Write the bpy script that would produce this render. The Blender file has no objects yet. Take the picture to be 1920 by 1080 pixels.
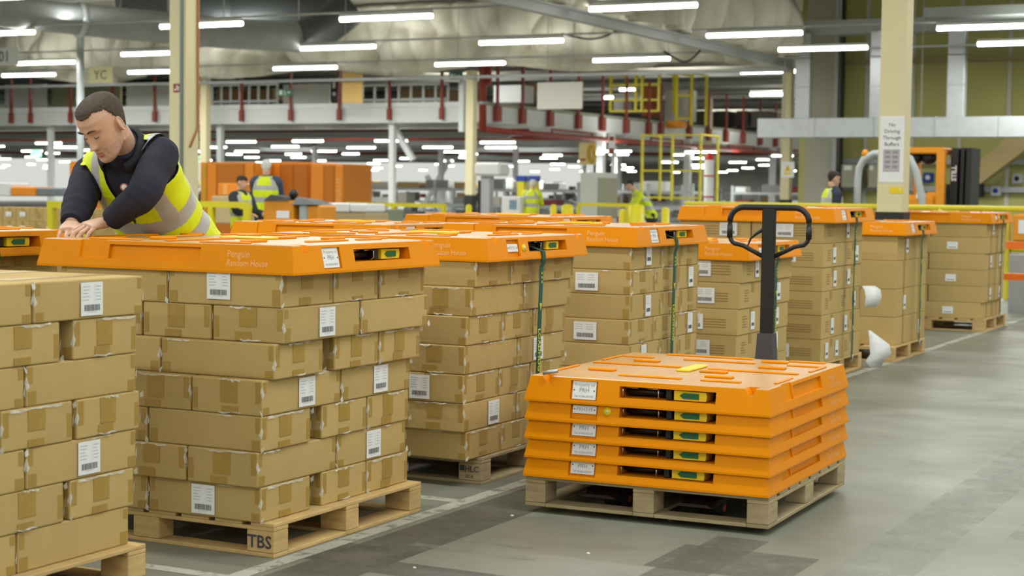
import bpy, bmesh, math, random
from mathutils import Vector, Matrix
sc = bpy.context.scene
COL = sc.collection
rng = random.Random(7)
PI = math.pi
def R(d): return math.radians(d)

# ------------------------------------------------------------------ camera model (metres; X across the aisle, Y along the aisle)
FPX, PIT, ROL, YAW, CAMH = 3174.0, R(3.3146), R(0.736), R(27.14), 1.2746
def _frame():
    cp, sp = math.cos(PIT), math.sin(PIT)
    fw = Vector((0, cp, -sp)); up = Vector((0, sp, cp)); rt = Vector((1, 0, 0))
    c, s = math.cos(ROL), math.sin(ROL)
    r = c*rt + s*up; u = -s*rt + c*up
    m = Matrix.Rotation(YAW, 3, 'Z')
    return m@r, m@u, m@fw
CR, CU, CF = _frame()
def ray(px, py): return CF + (px-960)/FPX*CR + (540-py)/FPX*CU
def on_z(px, py, z):
    d = ray(px, py); t = (z-CAMH)/d.z; return Vector((d.x*t, d.y*t, z))
def on_Y(px, py, Y):
    d = ray(px, py); t = Y/d.y; return Vector((d.x*t, Y, CAMH+d.z*t))
def on_X(px, py, X):
    d = ray(px, py); t = X/d.x; return Vector((X, d.y*t, CAMH+d.z*t))
def at_d(px, py, t):
    d = ray(px, py); return Vector((d.x*t, d.y*t, CAMH+d.z*t))

# ------------------------------------------------------------------ materials
def lin(c):
    def f(v):
        v /= 255.0
        return v/12.92 if v <= 0.04045 else ((v+0.055)/1.055)**2.4
    return (f(c[0]), f(c[1]), f(c[2]), 1)
MATS = {}
def mat(name, col, rough=0.6, metal=0.0, noise=0.0, nscale=8.0, bump=0.0, bscale=60.0, spec=0.5, objvar=0.0, alpha=1.0, emit=0.0, trans=0.0, coat=0.0, stretch=(1, 1, 1)):
    if name in MATS: return MATS[name]
    m = bpy.data.materials.new(name); m.use_nodes = True; MATS[name] = m
    nt = m.node_tree; b = nt.nodes['Principled BSDF']
    b.inputs['Base Color'].default_value = lin(col)
    b.inputs['Roughness'].default_value = rough
    b.inputs['Metallic'].default_value = metal
    b.inputs['Specular IOR Level'].default_value = spec
    b.inputs['Alpha'].default_value = alpha
    b.inputs['Coat Weight'].default_value = coat
    if trans: b.inputs['Transmission Weight'].default_value = trans
    if emit:
        b.inputs['Emission Color'].default_value = lin(col); b.inputs['Emission Strength'].default_value = emit
    N = nt.nodes.new; L = nt.links.new
    if noise or bump or objvar:
        tc = N('ShaderNodeTexCoord'); mp = N('ShaderNodeMapping'); mp.inputs['Scale'].default_value = stretch
        L(tc.outputs['Object'], mp.inputs['Vector'])
    src = None
    if noise:
        n = N('ShaderNodeTexNoise'); n.inputs['Scale'].default_value = nscale; n.inputs['Detail'].default_value = 5
        L(mp.outputs[0], n.inputs['Vector'])
        r = N('ShaderNodeMapRange'); r.inputs[1].default_value = .3; r.inputs[2].default_value = .7
        r.inputs[3].default_value = 1-noise; r.inputs[4].default_value = 1+noise
        L(n.outputs['Fac'], r.inputs[0]); src = r.outputs[0]
    if objvar:
        oi = N('ShaderNodeObjectInfo'); r2 = N('ShaderNodeMapRange')
        r2.inputs[3].default_value = 1-objvar; r2.inputs[4].default_value = 1+objvar
        L(oi.outputs['Random'], r2.inputs[0])
        if src:
            mu = N('ShaderNodeMath'); mu.operation = 'MULTIPLY'; L(src, mu.inputs[0]); L(r2.outputs[0], mu.inputs[1]); src = mu.outputs[0]
        else: src = r2.outputs[0]
    if src:
        v = N('ShaderNodeVectorMath'); v.operation = 'SCALE'; v.inputs[0].default_value = lin(col)[:3]
        L(src, v.inputs['Scale']); L(v.outputs[0], b.inputs['Base Color'])
    if bump:
        n2 = N('ShaderNodeTexNoise'); n2.inputs['Scale'].default_value = bscale; n2.inputs['Detail'].default_value = 4
        L(mp.outputs[0], n2.inputs['Vector'])
        bp = N('ShaderNodeBump'); bp.inputs['Strength'].default_value = bump; bp.inputs['Distance'].default_value = 0.01
        L(n2.outputs['Fac'], bp.inputs['Height']); L(bp.outputs[0], b.inputs['Normal'])
    return m

# ------------------------------------------------------------------ mesh builder: collects shapes and links them as ONE mesh object
class MB:
    def __init__(s): s.v = []; s.f = []; s.m = []; s.sm = []
    def add(s, vs, fs, m=0, smooth=False, M=None):
        o = len(s.v)
        s.v += [tuple(M@Vector(v)) if M is not None else tuple(v) for v in vs]
        for f in fs:
            s.f.append([i+o for i in f]); s.m.append(m); s.sm.append(smooth)
        return s
    def box(s, x0, x1, y0, y1, z0, z1, m=0, M=None):
        vs = [(x0,y0,z0),(x1,y0,z0),(x1,y1,z0),(x0,y1,z0),(x0,y0,z1),(x1,y0,z1),(x1,y1,z1),(x0,y1,z1)]
        return s.add(vs, [(0,3,2,1),(4,5,6,7),(0,1,5,4),(1,2,6,5),(2,3,7,6),(3,0,4,7)], m, False, M)
    def bevbox(s, x0, x1, y0, y1, z0, z1, b, m=0, M=None, seg=1):
        bm = bmesh.new(); r = bmesh.ops.create_cube(bm, size=1)
        for v in bm.verts: v.co = Vector(((x0+x1)/2+v.co.x*(x1-x0), (y0+y1)/2+v.co.y*(y1-y0), (z0+z1)/2+v.co.z*(z1-z0)))
        bmesh.ops.bevel(bm, geom=list(bm.edges), offset=b, segments=seg, profile=.6, affect='EDGES')
        s.frombm(bm, m, M, seg > 1); return s
    def frombm(s, bm, m=0, M=None, smooth=False):
        bm.verts.index_update()
        s.add([v.co for v in bm.verts], [[v.index for v in f.verts] for f in bm.faces], m, smooth, M); bm.free(); return s
    def hexa(s, p, m=0, M=None):
        return s.add(p, [(0,3,2,1),(4,5,6,7),(0,1,5,4),(1,2,6,5),(2,3,7,6),(3,0,4,7)], m, False, M)
    def tube(s, pts, rad, n=10, m=0, caps=True, M=None, smooth=True, flat=None):
        pts = [Vector(p) for p in pts]
        if not isinstance(rad, (list, tuple)): rad = [rad]*len(pts)
        vs = []; prev = None
        for i, p in enumerate(pts):
            a = pts[max(i-1, 0)]; b = pts[min(i+1, len(pts)-1)]
            d = (b-a).normalized()
            if prev is None:
                ref = Vector((0, 0, 1)) if abs(d.z) < .9 else Vector((1, 0, 0))
                x = d.cross(ref).normalized()
            else:
                x = (prev - d*prev.dot(d)).normalized()
            prev = x; y = d.cross(x)
            for k in range(n):
                t = 2*PI*k/n
                vs.append(p + rad[i]*(math.cos(t)*x + math.sin(t)*y*(flat or 1)))
        fs = []
        for i in range(len(pts)-1):
            for k in range(n):
                k2 = (k+1) % n
                fs.append((i*n+k, i*n+k2, (i+1)*n+k2, (i+1)*n+k))
        if caps:
            fs.append(tuple(range(n-1, -1, -1))); fs.append(tuple((len(pts)-1)*n+k for k in range(n)))
        return s.add(vs, fs, m, smooth, M)
    def cyl(s, p0, p1, r, n=12, m=0, M=None): return s.tube([p0, p1], r, n, m, True, M)
    def bar(s, p0, p1, w, h, m=0, up=(0, 0, 1)):
        p0 = Vector(p0); p1 = Vector(p1); d = (p1-p0).normalized(); up = Vector(up)
        if abs(d.dot(up)) > .95: up = Vector((1, 0, 0))
        x = d.cross(up).normalized()*w/2; y = x.cross(d).normalized()*h/2
        return s.hexa([p0-x-y, p0+x-y, p1+x-y, p1-x-y, p0-x+y, p0+x+y, p1+x+y, p1-x+y], m)
    def ball(s, c, r, nu=14, nv=10, m=0, M=None):
        c = Vector(c); r = Vector(r) if not isinstance(r, (int, float)) else Vector((r, r, r)); vs = [c+Vector((0, 0, -r.z))]
        for i in range(1, nv):
            a = -PI/2+PI*i/nv
            for k in range(nu):
                t = 2*PI*k/nu; vs.append(c+Vector((r.x*math.cos(a)*math.cos(t), r.y*math.cos(a)*math.sin(t), r.z*math.sin(a))))
        vs.append(c+Vector((0, 0, r.z))); fs = []
        for k in range(nu): fs.append((0, 1+(k+1) % nu, 1+k))
        for i in range(nv-2):
            for k in range(nu):
                a = 1+i*nu+k; b = 1+i*nu+(k+1) % nu; fs.append((a, b, b+nu, a+nu))
        t = len(vs)-1
        for k in range(nu): fs.append((t, 1+(nv-2)*nu+k, 1+(nv-2)*nu+(k+1) % nu))
        return s.add(vs, fs, m, True, M)
    def prism(s, poly, axis, a, b, m=0, M=None):
        def P(u, v, w): return (w, u, v) if axis == 'x' else (u, w, v) if axis == 'y' else (u, v, w)
        n = len(poly); vs = [P(u, v, a) for u, v in poly]+[P(u, v, b) for u, v in poly]
        fs = [tuple(range(n-1, -1, -1)), tuple(range(n, 2*n))]+[(i, (i+1) % n, n+(i+1) % n, n+i) for i in range(n)]
        s.add(vs, fs, m, False, M); return s
    def text(s, txt, size, m=0, M=None, bold=0.0, fit=None):
        vs, fs = text_geo(txt, size, bold)
        if vs and fit:
            w = max(v[0] for v in vs)-min(v[0] for v in vs)
            if w > 0:
                k = fit/w; vs = [(v[0]*k, v[1], v[2]) for v in vs]
        return s.add(vs, fs, m, False, M)
    def mesh(s, name, mats):
        me = bpy.data.meshes.new(name); me.from_pydata([tuple(v) for v in s.v], [], s.f)
        for m_ in (mats if isinstance(mats, (list, tuple)) else [mats]): me.materials.append(m_)
        me.polygons.foreach_set('material_index', s.m); me.polygons.foreach_set('use_smooth', s.sm); me.update()
        bm = bmesh.new(); bm.from_mesh(me); bmesh.ops.recalc_face_normals(bm, faces=bm.faces); bm.to_mesh(me); bm.free()
        return me
    def build(s, name, mats, parent=None, loc=None, rz=0):
        o = bpy.data.objects.new(name, s.mesh(name, mats)); COL.objects.link(o)
        if parent: o.parent = parent
        if loc is not None: o.location = loc
        if rz: o.rotation_euler = (0, 0, rz)
        return o
_tc = {}
def text_geo(txt, size, bold=0.0):
    k = (txt, size, bold)
    if k in _tc: return _tc[k]
    cu = bpy.data.curves.new('t', 'FONT'); cu.body = txt; cu.size = size; cu.align_x = 'CENTER'; cu.align_y = 'CENTER'; cu.offset = bold; cu.resolution_u = 2
    cu.fill_mode = 'FRONT'
    o = bpy.data.objects.new('t', cu); COL.objects.link(o)
    dg = bpy.context.evaluated_depsgraph_get()
    me = bpy.data.meshes.new_from_object(o.evaluated_get(dg))
    vs = [tuple(v.co) for v in me.vertices]; fs = [tuple(p.vertices) for p in me.polygons]
    bpy.data.objects.remove(o); bpy.data.curves.remove(cu); bpy.data.meshes.remove(me)
    _tc[k] = (vs, fs); return _tc[k]
def basis(o, x, y, z=None):
    x = Vector(x).normalized(); y = Vector(y).normalized(); z = Vector(z).normalized() if z is not None else x.cross(y)
    return Matrix(((x.x, y.x, z.x, o[0]), (x.y, y.y, z.y, o[1]), (x.z, y.z, z.z, o[2]), (0, 0, 0, 1)))
def tag(o, label=None, cat=None, group=None, kind=None):
    if label: o['label'] = label
    if cat: o['category'] = cat
    if group: o['group'] = group
    if kind: o['kind'] = kind
    return o
def thing(name, label, cat, loc=(0, 0, 0), rz=0, group=None):
    o = bpy.data.objects.new(name, None); COL.objects.link(o); o.empty_display_size = .1
    o.location = loc; o.rotation_euler = (0, 0, rz)
    return tag(o, label, cat, group)
def dup(o, parent=None):
    c = o.copy(); COL.objects.link(c)
    if parent is not None: c.parent = parent
    for ch in o.children: dup(ch, c)
    return c
def struct(name, mb, m): return tag(mb.build(name, m), kind='structure')
def boolean(ob, cutters):
    for c in cutters:
        md = ob.modifiers.new('b', 'BOOLEAN'); md.operation = 'DIFFERENCE'; md.object = c; md.solver = 'EXACT'
    dg = bpy.context.evaluated_depsgraph_get(); dg.update()
    me = bpy.data.meshes.new_from_object(ob.evaluated_get(dg)); ob.modifiers.clear(); ob.data = me
    for c in cutters: bpy.data.objects.remove(c)
def remesh(mb, name, voxel, smooth_it=2, mats=None):
    ob = mb.build(name, mats or mat('tmp', (200, 200, 200)))
    md = ob.modifiers.new('r', 'REMESH'); md.mode = 'VOXEL'; md.voxel_size = voxel; md.use_smooth_shade = True
    if smooth_it:
        s = ob.modifiers.new('s', 'SMOOTH'); s.factor = .5; s.iterations = smooth_it
    dg = bpy.context.evaluated_depsgraph_get(); dg.update()
    me = bpy.data.meshes.new_from_object(ob.evaluated_get(dg)); ob.modifiers.clear(); ob.data = me
    return ob
ORD = ['first', 'second', 'third', 'fourth', 'fifth', 'sixth', 'seventh', 'eighth', 'ninth', 'tenth', 'eleventh', 'twelfth']

# ------------------------------------------------------------------ palette
M_card = mat('cardboard', (184, 157, 102), .8, noise=.05, nscale=5, objvar=.05, bump=.12, bscale=40, spec=.12)
M_tape = mat('brown_tape', (164, 133, 68), .4, noise=.07, nscale=20, bump=.1, bscale=30, spec=.25)
M_film = mat('shrink_film', (240, 240, 234), .1, alpha=.5, bump=.6, bscale=90, spec=.9)
M_print = mat('brown_print', (140, 110, 66), .8)
M_white = mat('label_paper', (226, 226, 224), .6)
M_ink = mat('label_ink', (62, 62, 66), .7)
M_inkl = mat('label_ink_faint', (176, 178, 182), .7)
M_orange = mat('orange_plastic', (226, 137, 0), .4, noise=.04, nscale=4, bump=.03, bscale=25, spec=.1)
M_otop = mat('orange_plastic_dusty_sheen', (192, 146, 88), .36, noise=.1, nscale=12, bump=.03, bscale=60, spec=.5)  # paler than the sides: ceiling reflection and dust painted into the top
M_odark = mat('orange_plastic_text', (238, 168, 92), .5)
M_black = mat('black_plastic', (14, 14, 14), .45)
M_chrome = mat('chrome', (190, 190, 190), .15, 1.0)
M_yel = mat('yellow_plastic', (232, 200, 8), .4)
M_green = mat('green_plastic', (16, 96, 56), .45)
M_strap = mat('green_webbing', (22, 82, 66), .75, bump=.15, bscale=300)
M_sink = mat('yellow_webbing_print', (208, 208, 30), .7)
M_wood = mat('pine_wood', (192, 160, 104), .75, noise=.16, nscale=9, bump=.1, bscale=40, stretch=(1, 1, 6), objvar=.08)
M_wood2 = mat('weathered_wood', (160, 142, 106), .8, noise=.18, nscale=9, bump=.12, bscale=40, stretch=(1, 1, 6), objvar=.08)
M_steel = mat('galvanised_steel', (178, 182, 184), .35, .7, noise=.08, nscale=6)
M_foil = mat('bright_galvanised', (196, 200, 202), .36, .6, noise=.06, nscale=5, bump=.05, bscale=4)
M_cream = mat('cream_paint', (216, 204, 164), .55, spec=.25, noise=.03, nscale=3)
M_dark = mat('dark_rubber', (38, 36, 34), .7)
M_grey = mat('grey_paint', (176, 180, 180), .5)
M_wht = mat('white_paint', (226, 228, 226), .5)
M_red = mat('red_oxide_paint', (142, 52, 36), .5, noise=.06, nscale=5)
M_ypaint = mat('yellow_paint', (214, 198, 24), .45, noise=.04, nscale=5)
M_olive = mat('olive_cladding', (182, 179, 108), .6, noise=.05, nscale=1.2)
M_duct = mat('dull_duct_steel', (150, 154, 152), .45, .15, noise=.08, nscale=3)
M_roof = mat('roof_deck', (140, 136, 122), .8, noise=.1, nscale=.6)
M_oranged = mat('amber_paint', (222, 140, 12), .45, noise=.04, nscale=4)
M_tube = mat('lit_tube', (255, 254, 250), .5, emit=16.0)
M_fab = mat('smoke_curtain_fabric', (208, 204, 186), .85, noise=.2, nscale=.9, bump=.5, bscale=1.1, stretch=(1, 1, .45))
M_brownpanel = mat('brown_board', (128, 98, 62), .7)
M_blue = mat('blue_plastic', (30, 60, 150), .5)
M_maroon = mat('maroon_crate', (120, 34, 40), .6)
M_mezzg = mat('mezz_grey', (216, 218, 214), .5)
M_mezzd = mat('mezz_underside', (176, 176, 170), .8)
# ================================================================== cartons
_cm = {}
def carton_mesh(l, w, h):
    k = ('c', round(l, 3), round(w, 3), round(h, 3))
    if k not in _cm:
        mb = MB(); bm = bmesh.new(); bmesh.ops.create_cube(bm, size=1)
        for v in bm.verts: v.co = Vector((v.co.x*l, v.co.y*w, (v.co.z+.5)*h))
        bmesh.ops.bevel(bm, geom=list(bm.edges), offset=.005, segments=2, profile=.55, affect='EDGES')
        bmesh.ops.subdivide_edges(bm, edges=[e for e in bm.edges if e.calc_length() > .08], cuts=3, use_grid_fill=True)
        r = random.Random(int(l*1000+w*77))
        for v in bm.verts:        # the sides of a packed carton belly out a little
            bx = 1-(2*v.co.x/l)**2; by = 1-(2*v.co.y/w)**2; bz = 1-(2*v.co.z/h-1)**2
            if abs(v.co.x) > l/2-.001: v.co.x *= 1+.0035*by*bz/l
            if abs(v.co.y) > w/2-.001: v.co.y *= 1+.0035*bx*bz/w
        mb.frombm(bm, 0, None, False); _cm[k] = mb.mesh('carton_body', M_card)
    return _cm[k]
def tape_mesh(l, w, h, style, var=0):
    k = ('t', round(l, 3), round(w, 3), round(h, 3), style, var)
    if k in _cm: return _cm[k]
    mb = MB(); e = .0036; t = .0012; r = random.Random(int(l*999+h*5000)+var*31)
    if style == 'taped':
        mb.box(-l/2+.01, l/2-.01, -.036, .036, h+.0002, h+t)
        for s in (-1, 1):
            x0, x1 = sorted((s*(l/2-.001), s*(l/2+e)))
            o1 = r.uniform(-.012, .012); mb.box(x0, x1, o1-.036, o1+.036, h*r.uniform(.3, .55), h-.004)
            o1 = r.uniform(-.02, .02); mb.box(x0, x1, o1-.034, o1+.034, .004, h*r.uniform(.12, .3))
            x0, x1 = sorted((s*(l/2-.001), s*(l/2+.0012)))
            mb.box(x0, x1, -w/2+.006, -w/2+.028, h*.35, h-.006); mb.box(x0, x1, w/2-.026, w/2-.006, h*.1, h*.7)
            for q in (-1, 1):
                y0, y1 = sorted((q*(w/2-.001), q*(w/2+.0012)))
                xa, xb = sorted((s*(l/2-.006), s*(l/2-.04)))
                mb.box(xa, xb, y0, y1, .006, h*r.uniform(.2, .45))
                if r.random() < .6: mb.box(*sorted((s*(l/2-.006), s*(l/2-.025))), y0, y1, h*r.uniform(.5, .75), h-.006)
    else:
        mb.box(-l/2+.01, l/2-.01, -.024, .024, h+.0002, h+t)
        for s in (-1, 1):
            x0, x1 = sorted((s*(l/2-.001), s*(l/2+e))); mb.box(x0, x1, -.024, .024, h*.62 if style == 'printed' else .004, h-.004)
    _cm[k] = mb.mesh('tape', M_tape); return _cm[k]
def print_mesh(l, w, h):
    k = ('p', round(l, 3), round(w, 3), round(h, 3))
    if k in _cm: return _cm[k]
    mb = MB(); r = random.Random(int(w*4000+h*900))
    for q in (-1, 1):
        y0, y1 = sorted((q*(w/2-.001), q*(w/2+.0039)))
        for i in range(4):
            xa = -l*.36; mb.box(*sorted((xa*q*-1*-1, (xa+r.uniform(.05, .13))*1)), y0, y1, h*(.3+.1*i), h*(.3+.1*i)+.0028)
        x0, x1 = sorted((q*(l/2-.001), q*(l/2+.0039)))
        for i in range(5): mb.box(x0, x1, -w*.32, -w*.32+r.uniform(.05, .1), h*(.3+.1*i), h*(.3+.1*i)+.0026)
    _cm[k] = mb.mesh('print', M_print); return _cm[k]
def film_mesh(l, w, h, var):
    k = ('f', round(l, 3), round(w, 3), round(h, 3), var)
    if k in _cm: return _cm[k]
    mb = MB(); r = random.Random(var*13+int(l*100))
    def strip(pts, nrm, wd):
        vs = []
        for p in pts:
            a = Vector(p); n = Vector(nrm)
            side = Vector((r.uniform(-.3, .3), r.uniform(-.3, .3), -1)).normalized()*wd*r.uniform(.3, 1.2)
            vs += [a+n*r.uniform(.0005, .004), a+side+n*r.uniform(.0005, .004)]
        mb.add(vs, [(2*i, 2*i+1, 2*i+3, 2*i+2) for i in range(len(pts)-1)], 0, False)
    e = .003
    for s in (-1, 1):
        n = 9; a = r.uniform(-.45, 0); b = r.uniform(.05, .47)
        strip([(s*(l/2+e), w*(a+(b-a)*i/n), h-.001+r.uniform(-.003, .002)) for i in range(n+1)], (s, 0, 0), .008)
        if r.random() < .6: strip([(s*(l/2+e), w*(-.2+.3*i/5), .008+r.uniform(-.003, .003)) for i in range(6)], (s, 0, 0), .006)
        for q in (-1, 1):
            yy = q*(w/2+e*.6)
            a = r.uniform(.1, .5); mb.add([(s*(l/2+.001), yy, h*a), (s*(l/2-.008), yy+q*.003, h*(a+.1)), (s*(l/2+.003), yy, h*(a+.35)), (s*(l/2+.006), yy-q*.006, h*(a+.2))], [(0, 1, 2, 3)], 0)
            if r.random() < .5:
                n = 7; a = r.uniform(-.45, .2); b = a+r.uniform(.1, .3)
                strip([(l*(a+(b-a)*i/n), q*(w/2+e), h-.002) for i in range(n+1)], (0, q, 0), .006)
            # a loose ear of film at a bottom corner
            if r.random() < .45:
                c = Vector((s*l/2, q*w/2, r.choice((.01, h-.01))))
                mb.add([c, c+Vector((s*.014, 0, .012)), c+Vector((s*.012, q*.006, -.008)), c+Vector((0, q*.004, -.014))], [(0, 1, 2), (0, 2, 3)], 0)
    me = mb.mesh('film', M_film); _cm[k] = me; return me
def label_mesh(kind):
    if ('l', kind) in _cm: return _cm[('l', kind)]
    w, h = dict(square=(.1, .103), wide=(.128, .092), tall=(.07, .108), strip=(.1, .066))[kind]
    mb = MB(); r = random.Random(len(kind)); z = .0012
    mb.box(-w/2, w/2, -h/2, h/2, 0, z, 0)
    def bar(x0, x1, y0, y1, m): mb.add([(x0, y0, z+.0003), (x1, y0, z+.0003), (x1, y1, z+.0003), (x0, y1, z+.0003)], [(0, 1, 2, 3)], m)
    if kind == 'square':
        for i in range(5):
            y = h*(.36-.1*i); bar(-w*.42, -w*.42+w*r.uniform(.22, .38), y, y+.0026, 2); bar(w*.18, w*.18+w*r.uniform(.14, .25), y, y+.0026, 2)
        bar(w*.125, w*.133, h*-.1, h*.42, 2)
        bx0, bx1, by0, by1 = -w*.36, w*.36, -h*.36, -h*.17
        bar(-w*.22, w*.2, -h*.4, -h*.385, 2)
    elif kind == 'wide':
        for i in range(3):
            y = h*(.34-.13*i); bar(-w*.42, -w*.1, y, y+.003, 2); bar(w*.05, w*.35, y, y+.003, 2)
        bx0, bx1, by0, by1 = -w*.36, w*.36, -h*.36, -h*.12
    elif kind == 'tall':
        for i in range(4):
            y = h*(.38-.1*i); bar(-w*.4, w*.1*(i % 2+1), y, y+.0026, 2)
        bx0, bx1, by0, by1 = -w*.34, w*.34, -h*.3, -h*.12
    else:
        bar(-w*.42, w*.3, h*.2, h*.24, 2); bx0, bx1, by0, by1 = -w*.36, w*.36, -h*.34, -h*.2
    x = bx0
    while x < bx1:
        bw = r.uniform(.0009, .0034)*(w/.1); bar(x, min(x+bw, bx1), by0, by1, 1); x += bw+r.uniform(.0008, .002)*(w/.1)
    me = mb.mesh('label', [M_white, M_ink, M_inkl]); _cm[('l', kind)] = me; return me
def child(name, me, parent):
    o = bpy.data.objects.new(name, me); COL.objects.link(o); o.parent = parent; return o
CARTONS = []
def carton(x0, x1, y0, y1, z, h, label, group, style='taped', lab=None, film=0):
    """lab: list of (face, kind, du, dv) with face 'X' or 'Y'"""
    dx, dy = x1-x0, y1-y0; rot = 0 if dx >= dy else PI/2
    l, w = max(dx, dy)-.004, min(dx, dy)-.004; hh = h-.0012
    o = thing('carton', label, 'box', ((x0+x1)/2, (y0+y1)/2, z+.0006), rot+rng.uniform(-.004, .004), group)
    child('box_body', carton_mesh(l, w, hh), o)
    child('tape', tape_mesh(l, w, hh, style, rng.randrange(4) if style == 'taped' else 0), o)
    if style == 'printed': child('print', print_mesh(l, w, hh), o)
    if film: child('shrink_film', film_mesh(l, w, hh, rng.randrange(5)), o)['kind'] = 'stuff'
    for (face, kind, du, dv) in (lab or []):
        c = child('label', label_mesh(kind), o)
        inv = Matrix.Rotation(-rot, 4, 'Z')
        off = .0048
        if face == 'X': Mw = basis(Vector((dx/2-.002+off, du, hh/2+dv)), (0, 1, 0), (0, 0, 1))
        else: Mw = basis(Vector((du, -dy/2+.002-off, hh/2+dv)), (1, 0, 0), (0, 0, 1))
        c.matrix_local = inv@Mw
    CARTONS.append(o); return o

# ================================================================== wooden pallet (1.0 along its slot side y, 1.113 along x)
PA, PB, PH = 1.0, 1.113, .119
def pallet(label, loc, rz=0, m=M_wood, stencil=None, group='wooden pallets under the loads', grey=False):
    o = thing('pallet', label, 'pallet', loc, rz, group)
    a, b = PA/2, PB/2; r = random.Random(int(loc[0]*100+loc[1]*1000))
    for y in (-a+.043, 0, a-.043):
        wb = .086
        MB().bevbox(-b, b, y-wb/2, y+wb/2, 0, .014, .002).build('bottom_board', m, o)
        MB().bevbox(-b, b, y-wb/2, y+wb/2, .091, .105, .002).build('stringer_board', m, o)
    for x in (-b+.05, b-.05):
        for s in (-1, 1):
            MB().bevbox(x-.05, x+.05, *sorted((s*.044, s*(a-.087))), 0, .014, .002).build('bottom_board', m, o)
    for ix, x in enumerate((-b+.0575, 0, b-.0575)):
        for iy, y in enumerate((-a+.043, 0, a-.043)):
            bl = MB().bevbox(x-.0575, x+.0575, y-.043, y+.043, .0145, .0905, .003).build('block', m, o)
            if stencil and ix == 2 and iy == 0:
                mb = MB(); M = basis((x, y-.0436, .054), (1, 0, 0), (0, 0, 1))
                for (t, sz, dx, dz, bold) in stencil: mb.text(t, sz, 0, M@Matrix.Translation((dx, dz, 0)), bold)
                mb.build('stencil', M_ink, bl)
    n = 8; pos = [-b+.05+(2*b-.1)*i/(n-1) for i in range(n)]
    for i, x in enumerate(pos):
        w = .1 if i in (0, n-1) else r.choice((.11, .12, .115))
        MB().bevbox(x-w/2, x+w/2, -a, a, .1055, .119, .002).build('deck_board', m, o)
    return o

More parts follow.
